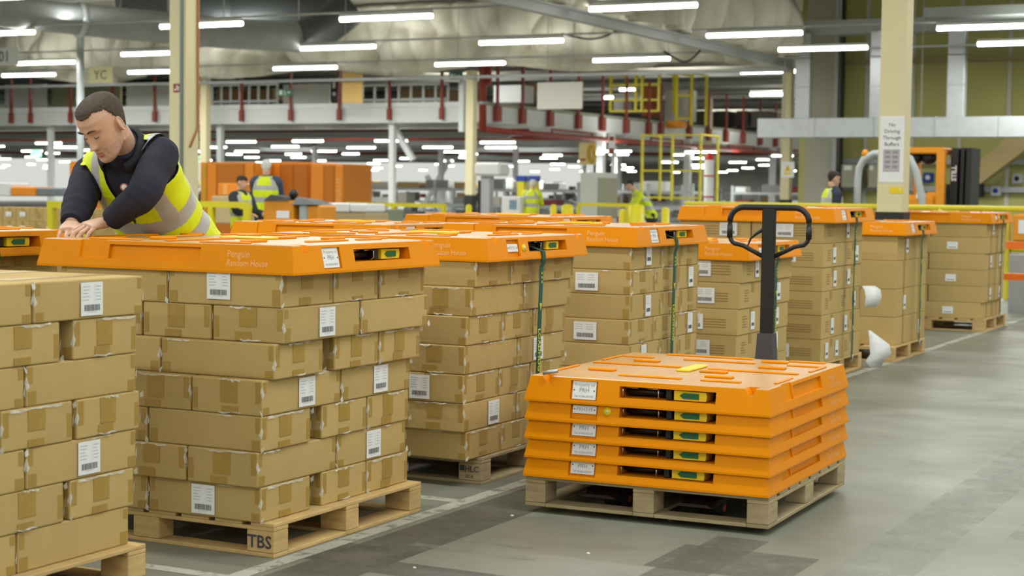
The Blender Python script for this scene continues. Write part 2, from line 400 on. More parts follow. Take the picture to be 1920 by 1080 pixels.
# ================================================================== orange pallet lid
LX, LY, LH = .572, .503, .098          # half length, half width, height
SLP = .21
def lid_master():
    o = thing('pallet_cover', 'tmp', 'pallet lid')
    ins = SLP*.091
    mb = MB()
    def ring(hx, hy, z): return [(-hx, -hy, z), (hx, -hy, z), (hx, hy, z), (-hx, hy, z)]
    v = ring(LX, LY, 0)+ring(LX, LY, .008)+ring(LX-ins, LY-ins, .099)+ring(LX-ins-.009, LY-ins-.009, .1015)+ring(LX-.0115, LY-.0115, 0)+ring(LX-.0145, LY-.0145, .031)
    f = []
    for k in range(4):
        k2 = (k+1) % 4
        f += [(k, k2, 4+k2, 4+k), (4+k, 4+k2, 8+k2, 8+k), (8+k, 8+k2, 12+k2, 12+k), (k2, k, 16+k, 16+k2), (16+k2, 16+k, 20+k, 20+k2)]
    f += [(12, 13, 14, 15), (23, 22, 21, 20)]
    mb.add(v, f, 0)
    body = mb.build('shell', [M_orange, M_otop], o)
    cut = []
    def cb(*a, M=None): cut.append(MB().box(*a, M=M).build('cut', M_orange))
    cb(LX-.13, LX+.1, -.105, .285, .034, .079)                                     # slot
    for s in (1, -1):                                                               # recesses on the two long sides
        for (xa, xb, za, zb, d) in ((-.24, .17, .036, .086, .013), (-.375, -.255, .036, .2, .007)):
            X0, X1 = sorted((s*xa, s*xb))
            sl = .4
            yo = lambda z: LY-SLP*max(0, z-.008)
            p = []
            for z in (za, zb):
                for (x, y) in ((X0, yo(z)-d), (X1, yo(z)-d), (X1, LY+.1), (X0, LY+.1)): p.append((x, -s*y, z))
            if s > 0: p = [p[i] for i in (3, 2, 1, 0, 7, 6, 5, 4)]
            cut.append(MB().hexa(p).build('cut', M_orange))
    for y in (-.415, .415):                                                         # notches in the top edge
        cut.append(MB().prism([(y-.04, .14), (y+.04, .14), (y+.012, .072), (y-.004, .072)], 'x', LX-.075, LX+.1).build('cut', M_orange))
    cb(LX-.045, LX+.1, -.31, -.195, .016, .09)                                       # shallow seat of the plaque is refilled below
    boolean(body, cut)
    me = body.data
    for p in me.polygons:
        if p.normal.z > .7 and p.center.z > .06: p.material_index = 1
    # back of the plaque seat
    MB().hexa([(LX-.06, -.312, .014), (LX-.014, -.312, .014), (LX-.014, -.193, .014), (LX-.06, -.193, .014), (LX-.06, -.312,   .094), (LX-.0145-SLP*.08, -.312,   .094), (LX-.0145-SLP*.08, -.193, .094), (LX-.06, -.193, .094)]).build('plaque_seat', M_orange, o)
    # raised ribs and pads of the top
    mb = MB(); z0, z1 = .1005, .108
    def rib(x0, x1, y0, y1, za=z0, zb=z1, m=0): mb.bevbox(x0, x1, y0, y1, za, zb, .003, m)
    for (x, ya, yb) in ((-.01, -.45, -.06), (-.01, .06, .44), (-.33, -.44, -.3), (-.33, -.16, .16), (-.33, .3, .44), (.4, -.17, .09), (.4, .17, .33), (-.5, -.3, .1), (-.5, .26, .42)): rib(x-.014, x+.014, ya, yb)
    for (x, y) in ((.26, -.3), (.27, .2), (-.17, -.27), (-.18, .28), (.1, .12), (-.42, .22)): rib(x-.022, x+.022, y-.055, y+.055, z0, .111)
    for s in (-1, 1): rib(-.36, -.12, s*.455-.008, s*.455+.008); rib(.14, .36, s*.455-.008, s*.455+.008)
    mb.build('raised_rib', [M_orange], o)
    MB().bevbox(-.1, .14, -.028, .028, .1005, .112, .004).build('strap_cover', M_yel, o)
    # the slot's contents
    x = LX-.13; DZ = .007
    MB().box(x+.0005, x+.003, -.104, .284, .0345, .0785).build('slot_liner', M_black, o)
    rt = MB()
    rt.bevbox(x+.004, x+.03, -.1, .075, .03, .07, .004, 0)
    for y in (-.095, .05):
        rt.tube([(x+.09, y, .031), (x+.104, y, .037), (x+.104, y, .062), (x+.09, y, .068), (x+.03, y, .069)], .0028, 8, 1)
    rt.cyl((x+.06, -.095, .05), (x+.06, .06, .05), .012, 12, 0)
    rt.cyl((x+.095, -.09, .0665), (x+.095, -.035, .0665), .002, 8, 1); rt.cyl((x+.095, .0, .0665), (x+.095, .045, .0665), .002, 8, 1)
    rt.bevbox(x+.02, x+.095, .076, .1, .029, .07, .003, 0)
    rt.v = [(p[0], p[1], p[2]+DZ) for p in rt.v]
    rt.build('ratchet', [M_black, M_chrome], o)
    lv = MB().prism([(.112, .031), (.24, .031), (.243, .05), (.24, .066), (.112, .068)], 'x', x+.02, x+.1).build('lever', M_yel, o, (0, 0, DZ))
    ax = x+.1005
    MB().prism([(.135, .049), (.15, .038), (.212, .038), (.212, .06), (.15, .06)], 'x', ax, ax+.003).build('arrow', M_green, lv)
    # publisher lettering on both long sides
    for s in (1, -1):
        d = Vector((0, -s*.373, .928)); n = Vector((0, s, SLP)).normalized()
        up = Vector((0, -s*SLP, 1)).normalized()
        xax = Vector((-s, 0, 0)); cx = -s*.375
        nm = xax.cross(up)
        mb = MB()
        for (t, zz, fit, dx) in (('Penguin', .066, .094, -.04), ('Random House', .035, .172, 0)):
            yy = s*(LY-SLP*(zz-.008))
            M = basis(Vector((cx+xax.x*dx, yy, zz))+nm*.0008, xax, up)
            mb.text(t, .034, 0, M, .0004, fit)
        mb.build('lettering', M_odark, o)
    return o
def plaque(o, kind):
    # the white plates beside the slot; every lid carries one of these
    sl = SLP; up = Vector((-SLP, 0, 1)).normalized(); nrm = Vector((0, 1, 0)).cross(up)
    zc = .053; c = Vector((LX-SLP*(zc-.008)-.008, -.2525, zc))
    M = basis(c, (0, 1, 0), up, nrm)
    mb = MB()
    if kind == 'number':
        mb.bevbox(-.05, .05, -.016, .016, 0, .003, .001, 0, M); mb.text('PRH349', .021, 1, M@Matrix.Translation((0, 0, .0034)), 0)
        hy = 0
    elif kind == 'small':
        mb.bevbox(-.05, .05, -.017, .017, 0, .003, .001, 0, M); mb.text('PRH312', .021, 1, M@Matrix.Translation((0, 0, .0034)), 0); hy = 0
    elif kind == 'full':
        mb.bevbox(-.05, .05, -.036, .036, 0, .003, .001, 0, M)
        mb.text('Property of', .018, 1, M@Matrix.Translation((0, .021, .0034)), 0); mb.text('PRH', .023, 1, M@Matrix.Translation((0, 0, .0034)), .0003); mb.text('Tel: 01206 255757', .0105, 1, M@Matrix.Translation((0, -.024, .0034)), .0002); hy = 0
    else:
        mb.bevbox(-.05, .05, -.029, .03, 0, .003, .001, 0, M)
        mb.text('PRH', .022, 1, M@Matrix.Translation((0, .002, .0034)), .0003); mb.text('Tel: 01206 255757', .0105, 1, M@Matrix.Translation((0, -.019, .0034)), .0002); hy = .006
    for s in (-1, 1): mb.cyl(M@Vector((s*.042, hy, .003)), M@Vector((s*.042, hy, .0045)), .0026, 8, 2)
    mb.build('plaque', [M_white, mat('plaque_text', (150, 152, 156), .6), M_ink], o)
    if kind in ('number', 'small'):
        d = MB(); c2 = Vector((LX-SLP*(.053-.008), -.155, .053)); d.cyl(c2-nrm*.002, c2+nrm*.004, .017, 20, 0); d.cyl(c2+nrm*.004, c2+nrm*.0055, .005, 10, 1)
        d.build('button', [M_yel, M_white], o)
def strap_child(o, ztop, zbot, lean=0.0):
    """ratchet strap hanging from the slot over the load's aisle face; lengths in the lid's own space"""
    w = .017; y = .02; x0 = LX-.06; xo = LX-.014; mb = MB()
    def seg(p, q, wid=w):
        mb.add([(p[0], p[1]-wid, p[2]), (p[0], p[1]+wid, p[2]), (q[0], q[1]+wid, q[2]), (q[0], q[1]-wid, q[2]),
                (p[0]-.003, p[1]-wid, p[2]), (p[0]-.003, p[1]+wid, p[2]), (q[0]-.003, q[1]+wid, q[2]), (q[0]-.003, q[1]-wid, q[2])],
               [(0, 1, 2, 3), (7, 6, 5, 4), (0, 4, 5, 1), (1, 5, 6, 2), (2, 6, 7, 3), (3, 7, 4, 0)], 0)
    pts = [(x0, y-.02, .058), (LX+.004, y, .033), (LX+.007, y+.002, -.004), (LX-.006, y+.004, -.04), (xo+.006, y-.01+lean, zbot)]
    for i in range(4): seg(pts[i], pts[i+1])
    s = mb.build('strap', [M_strap], o)
    pr = MB(); L = -zbot
    def ypos(z): return y+.004+(lean-.014)*((-z-.04)/max(.01, L-.04))
    def xpos(z): return LX-.006+(xo+.012-LX)*((-z-.04)/max(.01, L-.04))+.0012
    z = -.05
    while z > zbot+.06:                       # chevron, dashes and the maker's word, as woven on the strap
        yy = ypos(z); X = xpos(z)
        for i in range(3): pr.box(X-.0005, X+.0002, yy-.004, yy+.004, z-.02-i*.02, z-.01-i*.02)
        zc = z-.17
        if zc > zbot+.04: pr.add([(xpos(zc)+.0006, ypos(zc)-.011, zc+.02), (xpos(zc)+.0006, ypos(zc)+.011, zc+.02), (xpos(zc)+.0006, ypos(zc), zc-.016)], [(0, 1, 2)])
        zt = z-.36
        if zt-.1 > zbot:
            M = basis((xpos(zt)+.0008, ypos(zt), zt), (0, 0, -1), (0, 1, 0)); pr.text('LOADHOG', .034, 0, M, .0008, .19)
        z -= .53
    if pr.v: pr.build('strap_print', M_sink, s)
    hk = MB().tube([(xo+.008, y-.01+lean, zbot+.02), (xo+.012, y-.01+lean, zbot-.01), (xo+.004, y-.006+lean, zbot-.035), (xo-.01, y-.006+lean, zbot-.03)], .005, 8).build('hook', M_steel, s)
LID0 = lid_master()
_first = [True]
def lid(label, loc, rz=0, pl='full', strap=None, lean=0, group='orange pallet lids on the loads'):
    if _first[0]: o = LID0; _first[0] = False
    else:
        o = dup(LID_COPY)
    tag(o, label, 'pallet lid', group); o.location = loc; o.rotation_euler = (0, 0, rz)
    plaque(o, pl)
    if strap: strap_child(o, 0, -strap, lean)
    return o
LID_COPY = dup(LID0)

# ================================================================== the stacks of the aisle row
def layer_name(i, n): return 'bottom layer' if i == 0 else 'top layer' if i == n-1 else ORD[i]+' layer up'
def stack(sid, grp, cx, y0, z, layers, style='taped', film=1, L=.49, W=.303, deep=2):
    """layers: (pattern, height, dx, dy, labels{slot:(face,kind,du,dv)})"""
    n = len(layers)
    for i, (pat, h, dx, dy, labs) in enumerate(layers):
        x1 = cx+dx; ya = y0+dy; ln = layer_name(i, n); boxes = []
        if pat == 'A':      # lengths run back from the aisle; ends show
            boxes += [('corner', x1-L, x1, ya, ya+W), ('middle', x1-L, x1, ya+W+.073, ya+2*W+.073), ('far end', x1-L, x1, ya+2*W+.078, ya+3*W+.078)]
            if deep > 1: boxes.append(('inner', x1-2*L-.006, x1-L-.006, ya, ya+W))
        elif pat == 'C':    # as A without the recess
            boxes += [('corner', x1-L, x1, ya, ya+W+.02), ('middle', x1-L, x1, ya+W+.023, ya+2*W+.023), ('far end', x1-L, x1, ya+2*W+.034, ya+3*W+.064)]
            if deep > 1: boxes.append(('inner', x1-2*L-.006, x1-L-.006, ya, ya+W))
        elif pat == 'B':    # lengths run along the aisle
            boxes += [('corner', x1-W, x1, ya, ya+L), ('far end', x1-W, x1, ya+L+.008, ya+2*L+.008)]
            if deep > 1: boxes += [('inner', x1-2*W-.006, x1-W-.006, ya, ya+L), ('innermost', x1-3*W-.012, x1-2*W-.012, ya, ya+L)]
        elif pat == 'D':    # mixed
            boxes += [('corner', x1-L, x1, ya, ya+.41), ('middle', x1-L, x1, ya+.414, ya+.68), ('far end', x1-L, x1, ya+.684, ya+.955)]
            if deep > 1: boxes.append(('inner', x1-2*L-.006, x1-L-.006, ya, ya+.41))
        elif pat == 'E':    # big cartons, two along the aisle
            boxes += [('corner', x1-.52, x1, ya, ya+.475), ('far end', x1-.52, x1, ya+.479, ya+.955)]
            if deep > 1: boxes.append(('inner', x1-1.05, x1-.525, ya, ya+.475))
        elif pat == 'F':
            boxes += [('corner', x1-.62, x1, ya, ya+.475), ('far end', x1-.62, x1, ya+.479, ya+.955)]
            if deep > 1: boxes.append(('inner', x1-1.07, x1-.63, ya, ya+.475))
        for (nm, xa, xb, yb, yc) in boxes:
            lb = labs.get(nm)
            st = style
            what = 'brown carton'+(' with white label' if lb else '')
            where = {'corner': 'at the corner', 'middle': 'mid aisle face', 'far end': 'far end', 'inner': 'second along side face', 'innermost': 'third along side face'}[nm]
            carton(xa, xb, yb, yc, z, h+(.0102 if i == n-1 else 0), f'{what} {where}, {ln}, {sid}', grp, st, lb, film and rng.random() < (.9 if film > 1 else .6))
        z += h
    return z
q = lambda f, du=0, dv=0, k='square': [(f, k, du, dv)]
H = .1235
# stack with the TBS pallet
pallet('pine pallet stencilled TBS under the tall lidded stack', (-3.34-PB/2, 4.75+PA/2, 0), 0, M_wood, [('TBS', .062, -.003, -.004, .0014)])
z1 = stack('TBS stack', 'cartons of the TBS stack', -3.385, 4.737, PH, [
    ('A', H, 0, 0, {'corner': q('Y', 0)}), ('B', H, 0, -.02, {'far end': q('X', 0)}), ('A', H, .008, -.012, {}), ('B', H, .012, -.012, {'corner': q('X', .02), 'far end': q('X', .02)}),
    ('A', H, .035, .025, {}), ('B', H, .055, .05, {'corner': q('X', .02)}), ('C', H+.011, .05, .045, {'corner': q('Y', -.02)})], film=2)
lid('bright orange lid over the TBS stack, man leaning on it', (-3.85, 5.271, z1-.0205), 0, 'full')
# lidless stack
pallet('pine pallet under the lidless stack', (-3.512-PB/2, 4.282-PA/2, 0), 0, M_wood)
zz = PH
for i in range(7):
    ln = layer_name(i, 7); x1 = -3.555+(.0, .004, .006, .01, .006, .008, .012)[i]; e = (4.251, 4.272, 4.281, 4.294, 4.281, 4.281, 4.307)[i]
    if i % 2 == 0:
        bs = [('far end', x1-.303, x1, e-.5, e), ('near end', x1-.303, x1, e-1.005, e-.505)]
        if i == 6:
            for k in (1, 2):
                bs += [(f'{ORD[k]} row back, far end', x1-.303-k*.308, x1-k*.308, e-.5, e), (f'{ORD[k]} row back, near end', x1-.303-k*.308, x1-k*.308, e-1.005, e-.505)]
    else:
        g = (0, .012, 0, .0, 0, .04, 0)[i]; bs = [('far end', x1-.49, x1, e-.3, e), ('middle', x1-.49, x1, e-.62-g, e-.315-g), ('near end', x1-.49, x1, e-.93-g, e-.625-g)]
    for (nm, xa, xb, ya, yb) in bs:
        lb = q('X', .0) if (nm == 'far end' and i == 6) else q('X', .02) if (nm == 'far end' and i == 2) else None
        carton(xa, xb, ya, yb, zz, H, f'brown carton{" with white label" if lb else ""} at the {nm}, {ln}, lidless stack', 'cartons of the lidless stack', 'taped', lb, rng.random() < .9)
    zz += H
# first strapped stack
pallet('weathered grey pallet stencilled HLC under the first strapped stack', (-3.415-PB/2, 6.398+PA/2, 0), 0, M_wood2, [('HLC', .036, .008, .01, .0005), ('2014', .02, -.004, -.022, .0003), ('■', .034, -.04, .012, 0)])
z2 = stack('HLC stack', 'cartons of the HLC stack', -3.43, 6.285, PH, [
    ('C', H, 0, 0, {}), ('B', H, 0, -.025, {'corner': q('X', .02)}), ('C', H, 0, -.03, {'corner': q('Y', .03)}), ('B', H, .005, -.03, {'far end': q('X', -.05)}),
    ('C', H, .01, -.025, {}), ('B', H, .02, -.005, {}), ('C', H+.006, .03, .015, {})], film=2)
lid('orange lid strapped over the HLC stack', (-3.912, 6.796, z2-.0205), 0, 'small', .87, -.03)
# second strapped stack
def simple_pallet(txt, cx, y0, m=M_wood): pallet(txt, (cx-PB/2, y0+PA/2, 0), 0, m)
simple_pallet('pine pallet behind the orange lid pile, under the second strapped stack', -3.38, 7.93, M_wood2)
t = lambda f, du=0, k='tall': (f, k, du, 0)
h3 = .1262
z3 = stack('second strapped stack', 'cartons of the second strapped stack', -3.36, 7.86, PH, [
    ('A', h3, 0, 0, {}), ('C', h3, 0, 0, {}), ('D', h3, 0, 0, {'corner': [t('X', -.02)]}), ('C', h3, 0, 0, {'corner': [t('Y', 0, 'wide')], 'far end': [t('X', .03)]}),
    ('D', h3, 0, .01, {'corner': [t('X', .02)]}), ('C', h3, 0, .01, {'corner': [t('Y', 0, 'wide')], 'far end': [t('X', .02)]}), ('D', h3+.012, 0, .01, {'corner': [t('X', .02)]})], film=1, deep=1)
lid('orange lid over the second strapped stack', (-3.888, 8.349, z3-.0205), 0, 'full', .89, -.02)
# low stack
simple_pallet('pine pallet under the low stack behind the truck handle', -3.36, 9.5)
h4 = .1555
z4 = stack('low stack behind handle', 'cartons of the low stack', -3.36, 9.47, PH, [
    ('E', h4, 0, 0, {'corner': [t('X', 0), t('Y', .05, 'wide')], 'far end': [t('X', 0)]}), ('E', h4, 0, 0, {'corner': [t('Y', .03, 'wide')], 'far end': [t('X', 0)]}), ('E', h4, .005, 0, {'corner': [t('X', .02), t('Y', -.02, 'wide')], 'far end': [t('X', 0)]}),
    ('E', h4, .01, .01, {'corner': [t('Y', .04, 'wide')], 'far end': [t('X', 0)]}), ('E', h4, .02, .02, {'corner': [t('X', .02), t('Y', 0, 'wide')]})], 'printed', 0, deep=1)
lid('low orange lid seen through the truck handle', (-3.86, 9.968, z4-.0205), 0, 'small', .76, .0)
# tall stack with hanging papers
simple_pallet('pine pallet under the tall stack with hanging papers', -3.36, 11.2)
h5 = .1633
z5 = stack('tall stack with papers', 'cartons of the tall stack', -3.36, 11.18, PH, [
    ('E', h5, 0, 0, {'corner': [t('X', -.12), t('X', .12), t('Y', -.03, 'wide')]}), ('E', h5, 0, 0, {'corner': [t('X', 0)], 'far end': [t('X', -.15)]}), ('D', h5, 0, 0, {'far end': [t('X', -.05)]}),
    ('E', h5, 0, 0, {'corner': [t('X', .04)], 'far end': [t('X', -.1)]}), ('E', h5, .005, 0, {'corner': [t('X', 0), t('Y', 0, 'wide')], 'far end': [t('X', .08)]}),
    ('E', h5, .0, .01, {'corner': [t('Y', -.02, 'wide')], 'inner': [t('Y', .1, 'wide')], 'far end': [t('X', -.15)]})], 'printed', 0)
lid('high orange lid on the tall stack with hanging papers', (-3.85, 11.668, z5-.0205), 0, 'full', .95, .0)
# stack in front of the cream column
simple_pallet('pine pallet under the stack before the notice column', -3.26, 12.72)
h6 = .2165
z6 = stack('stack before notice column', 'cartons of the stack before the notice column', -3.28, 12.83, PH, [
    ('F', h6, 0, 0, {'far end': [t('X', .03)]}), ('F', h6, 0, 0, {'corner': [t('X', .02)]}), ('F', h6, 0, 0, {}), ('F', h6, 0, .02, {'corner': [t('X', .05)]})], 'stripe', 0, deep=1)
lid('orange lid in front of the notice column', (-3.78, 13.328, z6-.0205), 0, 'full', .85, .0)
# last stack
simple_pallet('pine pallet under the last stack of the row', -3.27, 16.09)
h7 = .153
z7 = stack('last stack of row', 'cartons of the last stack', -3.29, 16.1, PH, [
    ('F', h7, -.02, 0, {'corner': [t('Y', 0, 'strip')]}), ('E', h7, 0, 0, {'corner': [t('X', .05)], 'far end': [t('X', 0)]}), ('F', h7, 0, 0, {'corner': [t('Y', 0, 'strip')]}),
    ('E', h7, 0, 0, {'corner': [t('X', .05)], 'far end': [t('X', 0)]}), ('F', h7, .01, 0, {'corner': [t('Y', 0, 'strip')]}), ('E', h7, .01, .02, {'corner': [t('X', .05)]})], 'stripe', 0)
lid('orange lid on the last stack of the row', (-3.8, 16.6, z7-.0205), 0, 'small', .88, .0)
# two hanging sheets on the tall stack
def sheet(label, pts, wv, n=1):
    mb = MB(); vs = []; w = Vector(wv)
    for (p, k) in pts: vs += [Vector(p)-w*k, Vector(p)+w*k]
    m = len(pts); th = Vector((.0015, 0, 0)); a = vs+[v+th for v in vs]; o = len(vs)
    fs = [(2*i, 2*i+1, 2*i+3, 2*i+2) for i in range(m-1)]+[(o+2*i+2, o+2*i+3, o+2*i+1, o+2*i) for i in range(m-1)]
    for i in range(m-1): fs += [(2*i, 2*i+2, o+2*i+2, o+2*i), (2*i+1, o+2*i+1, o+2*i+3, 2*i+3)]
    fs += [(0, o, o+1, 1), (o-2, o-1, 2*o-1, 2*o-2)]
    mb.add(a, fs, 0, True); ob = mb.build('paper_sheet', M_white); tag(ob, label, 'paper', 'papers hanging on the tall stack'); return ob
c = on_X(1620, 560, -3.33)
sheet('white paper curling off the upper aisle face of the tall stack', [((-3.345, c.y+.05, .60), .6), ((-3.31, c.y+.03, .61), .8), ((-3.275, c.y+.02, .585), 1), ((-3.262, c.y+.01, .53), 1), ((-3.275, c.y+.01, .48), .9), ((-3.29, c.y+.02, .455), .7)], (.045, .05, 0))
c = on_X(1630, 655, -3.33)
sheet('white paper trailing to the floor beside the tall stack', [((-3.33, c.y-.02, .275), .1), ((-3.30, c.y+.0, .23), .45), ((-3.26, c.y+.02, .17), .95), ((-3.25, c.y+.02, .1), 1), ((-3.29, c.y+.0, .05), .85), ((-3.28, c.y+.0, .008), .6)], (.065, .05, 0))

# ================================================================== the second row behind: lids and what carries them
def back_stack(txt, X, Y, zt, pl, strap, lbl):
    pallet(f'pallet of the {txt}', (X-PB/2, Y+PA/2, 0), 0, M_wood2)
    n = 5; h = (zt-PH)/n
    for i in range(n):
        for (nm, ya, yb) in (('near end', Y+.01, Y+.485), ('far end', Y+.49, Y+.965)):
            carton(X-.55, X-.02, ya, yb, PH+i*h, h, f'carton at the {nm}, {layer_name(i, n)}, {txt}', 'cartons of the second row', 'printed')
    lid(lbl, (X-PB/2+.04, Y+PA/2, zt-.0205), 0, pl, strap)
back_stack('second row stack by the lidless stack', -5.02, 4.60, 1.0, 'full', .9, 'orange lid with strap in its slot, beyond the lidless stack')
back_stack('second row stack behind the HLC stack', -5.1, 8.32, .985, 'full', None, 'orange lid showing between the HLC lid and the machine panels')
back_stack('second row stack beyond the second strapped stack', -4.86, 9.95, 1.02, 'full', None, 'farthest orange lid of the second row, below the yellow bollards')

# ================================================================== pile of lids on the pallet truck
JR = -PI/2+R(1.6); JC = Vector((-2.5, 6.53, .026)); 
pallet('pine pallet raised on the pallet truck under the lid pile', tuple(JC), JR, M_wood2)
PLK = ['plain', 'plain', 'plain', 'number', 'full']
for i in range(5):
    lid(f'orange pallet lid, {["lowest", "second lowest", "middle", "second highest", "topmost"][i]} of the pile on the pallet truck',
        (JC.x+rng.uniform(-.004, .004), JC.y+rng.uniform(-.004, .004), JC.z+PH+.0005+i*.0752), JR+rng.uniform(-.004, .004), PLK[i], None, 0, 'orange lids piled on the pallet truck')
# a steel pin lying in the corner of the top lid
pin = MB().cyl((-.03, 0, 0), (.03, .008, .012), .008, 12).build('steel_pin', M_steel); tag(pin, 'short grey steel pin stuck in the topmost piled lid', 'pin')
pc = on_z(1026, 700, JC.z+PH+4*.0752+.112); pin.location = (pc.x+.012, pc.y, pc.z)
for c_ in list(LID_COPY.children_recursive)+[LID_COPY]: bpy.data.objects.remove(c_)

# ================================================================== pallet truck
tk = thing('pallet_truck', 'black hand pallet truck with looped handle behind the lid pile', 'pallet truck', (JC.x+.035, 7.26, 0), 0)
tk.rotation_euler = (0, 0, R(1.6))
for s in (-1, 1):
    f = MB(); x = s*.2-.08
    f.bevbox(x-.075, x+.075, -1.12, .0, .062, .09, .006); f.hexa([(x-.075, -1.2, .066), (x+.075, -1.2, .066), (x+.075, -1.12, .062), (x-.075, -1.12, .062), (x-.05, -1.2, .078), (x+.05, -1.2, .078), (x+.075, -1.12, .09), (x-.075, -1.12, .09)])
    f.build('fork', mat('truck_dark_red', (46, 22, 16), .6), tk)
    w = MB(); w.cyl((x-.05, -.98, .031), (x+.05, -.98, .031), .03, 20, 0); w.cyl((x-.055, -.98, .031), (x+.055, -.98, .031), .015, 14, 1)
    w.build('wheel', [M_dark, mat('wheel_orange', (206, 82, 22), .5)], tk)
    w = MB(); w.cyl((s*.05-.028, .13, .075), (s*.05+.028, .13, .075), .074, 24, 0); w.cyl((s*.05-.03, .13, .075), (s*.05+.03, .13, .075), .04, 16, 1)
    w.build('steer_wheel', [M_dark, M_grey], tk)
b = MB(); b.bevbox(-.31, .15, -.03, .02, .06, .2, .01); b.cyl((0, .1, .13), (0, .1, .42), .045, 18); b.bevbox(-.09, .09, .03, .17, .13, .19, .008); b.cyl((0, .1, .42), (0, .1, .5), .025, 14)
b.build('pump', M_black, tk)
boot = MB(); boot.hexa([(-.046, .06, .44), (.046, .06, .44), (.046, .14, .44), (-.046, .14, .44), (-.036, .07, .64), (.036, .07, .64), (.036, .13, .64), (-.036, .13, .64)])
boot.build('boot', mat('dark_grey_plastic', (62, 64, 68), .55), tk)
ms = MB().bevbox(-.031, .031, .088, .112, .6, 1.212, .004).build('mast', M_black, tk)
hl = MB(); P = lambda u, zc: (u, .1, zc)
def arc(cx, cz, r, a0, a1, n=5): return [P(cx+r*math.cos(R(a0+(a1-a0)*i/n)), cz+r*math.sin(R(a0+(a1-a0)*i/n))) for i in range(n+1)]
zt = 1.212
path = [P(-.02, .985), P(-.12, 1.035)]+arc(-.135, 1.085, .05, 235, 180, 4)+arc(-.12, zt-.067, .065, 180, 90, 6)+arc(.12, zt-.067, .065, 90, 0, 6)+arc(.135, 1.085, .05, 0, -55, 4)+[P(.12, 1.035), P(.02, .985)]
hl.tube(path, .0105, 12); hl.tube([P(-.185, 1.13), P(-.185, 1.07)], .0135, 12); hl.tube([P(.185, 1.13), P(.185, 1.07)], .0135, 12)
hl.tube(arc(-.12, zt-.067, .065, 180, 90, 6)+arc(.12, zt-.067, .065, 90, 0, 6), .0135, 12)
hl.build('handle_loop', M_black, tk)
MB().tube([P(-.02, 1.115), P(-.06, 1.09), P(-.085, 1.068), P(-.098, 1.035)], [.009, .0075, .005, .003], 8).build('release_lever', M_black, tk)
# ================================================================== people
M_skin = mat('skin', (200, 158, 132), .5, noise=.04, nscale=30, bump=.05, bscale=120)
M_stub = mat('stubbled_skin', (188, 148, 126), .6, noise=.08, nscale=60, bump=.08, bscale=300)
M_lip = mat('lips', (178, 112, 94), .5)
M_hair = mat('dark_hair', (74, 60, 48), .8, noise=.25, nscale=90, bump=.5, bscale=220)
M_whair = mat('white_hair', (216, 214, 210), .8, bump=.4, bscale=200)
M_bhair = mat('brown_hair', (46, 34, 28), .8, bump=.4, bscale=200)
M_navy = mat('navy_fleece', (44, 43, 54), .85, noise=.14, nscale=9, bump=.7, bscale=11, spec=.2)
M_shirt = mat('dark_green_shirt', (34, 52, 44), .8)
M_hiviz = mat('hi_vis_yellow', (214, 228, 0), .6, noise=.06, nscale=9, bump=.25, bscale=12)
M_silver = mat('reflective_tape', (170, 171, 170), .4, noise=.05, nscale=14, bump=.15, bscale=14)
M_trou = mat('dark_trousers', (40, 40, 48), .85)
M_shoe = mat('black_boot', (24, 22, 22), .5)
M_piping = mat('black_piping', (20, 22, 20), .6)
M_badge = mat('orange_badge', (190, 90, 60), .5)
def lerp(a, b, t): return a+(b-a)*t
HEADZ = [(-.120, .014, .072, .046), (-.112, .03, .083, .02), (-.098, .043, .089, -.005), (-.08, .050, .088, -.03), (-.06, .056, .0885, -.056), (-.03, .064, .0875, -.074), (0, .069, .0865, -.088), (.03, .0725, .0895, -.097), (.06, .073, .088, -.099), (.085, .066, .074, -.09), (.102, .052, .054, -.072), (.113, .033, .031, -.048), (.118, .013, .006, -.024)]
def head_points(nz=64, na=72, grow=0.0):
    P = []
    for i in range(nz):
        z = lerp(HEADZ[0][0], HEADZ[-1][0], i/(nz-1)); k = 0
        while k < len(HEADZ)-2 and HEADZ[k+1][0] < z: k += 1
        a, b = HEADZ[k], HEADZ[k+1]; t = (z-a[0])/(b[0]-a[0]); t2 = t
        w, f, bk = (lerp(a[j], b[j], t2) for j in (1, 2, 3))
        cy, hy = (f+bk)/2, (f-bk)/2; row = []
        for j in range(na):
            an = 2*PI*j/na; c, s = math.cos(an), math.sin(an)
            ex = .86
            x = (w+grow)*math.copysign(abs(c)**ex, c); y = cy+(hy+grow)*math.copysign(abs(s)**ex, s); zz = z+(grow*.8 if z > .09 else 0)
            row.append(Vector((x, y, zz)))
        P.append(row)
    return P
def g(d, s): return math.exp(-(d/s)**2)
def face_bump(p):
    x, y, z = p; ax = abs(x); d = 0
    if y < .0: return Vector((x, y, z))
    t = (.026-z)/.062
    if -.2 < t < 1.25:
        prot = (.003+.021*max(0, min(1, t))**1.3) if t <= 1 else .024*g(t-1, .13)
        d += prot*g(ax, .0085+.004*max(0, min(1, t)))
    d += .008*g(ax-.0125, .0065)*g(z+.034, .009)
    d += -.012*g(ax-.031, .014)*g(z-.012, .0105)
    d += .0065*g(ax-.031, .0105)*g(z-.008, .0075)
    d += .006*g(ax-.028, .022)*g(z-.031, .0085)
    d += .004*g(ax-.048, .018)*g(z+.018, .02)
    d += .0055*g(ax, .02)*g(z+.062, .0048)+.0062*g(ax, .017)*g(z+.0745, .0052)-.005*g(ax, .022)*g(z+.0682, .0022)
    d += -.003*g(ax, .02)*g(z+.086, .006)+.006*g(ax, .016)*g(z+.104, .012)
    d += -.0025*g(ax-(.018+.35*(-.036-z)), .004)*(1 if -.085 < z < -.036 else 0)
    d *= 1.22
    return Vector((x, y+d, z))
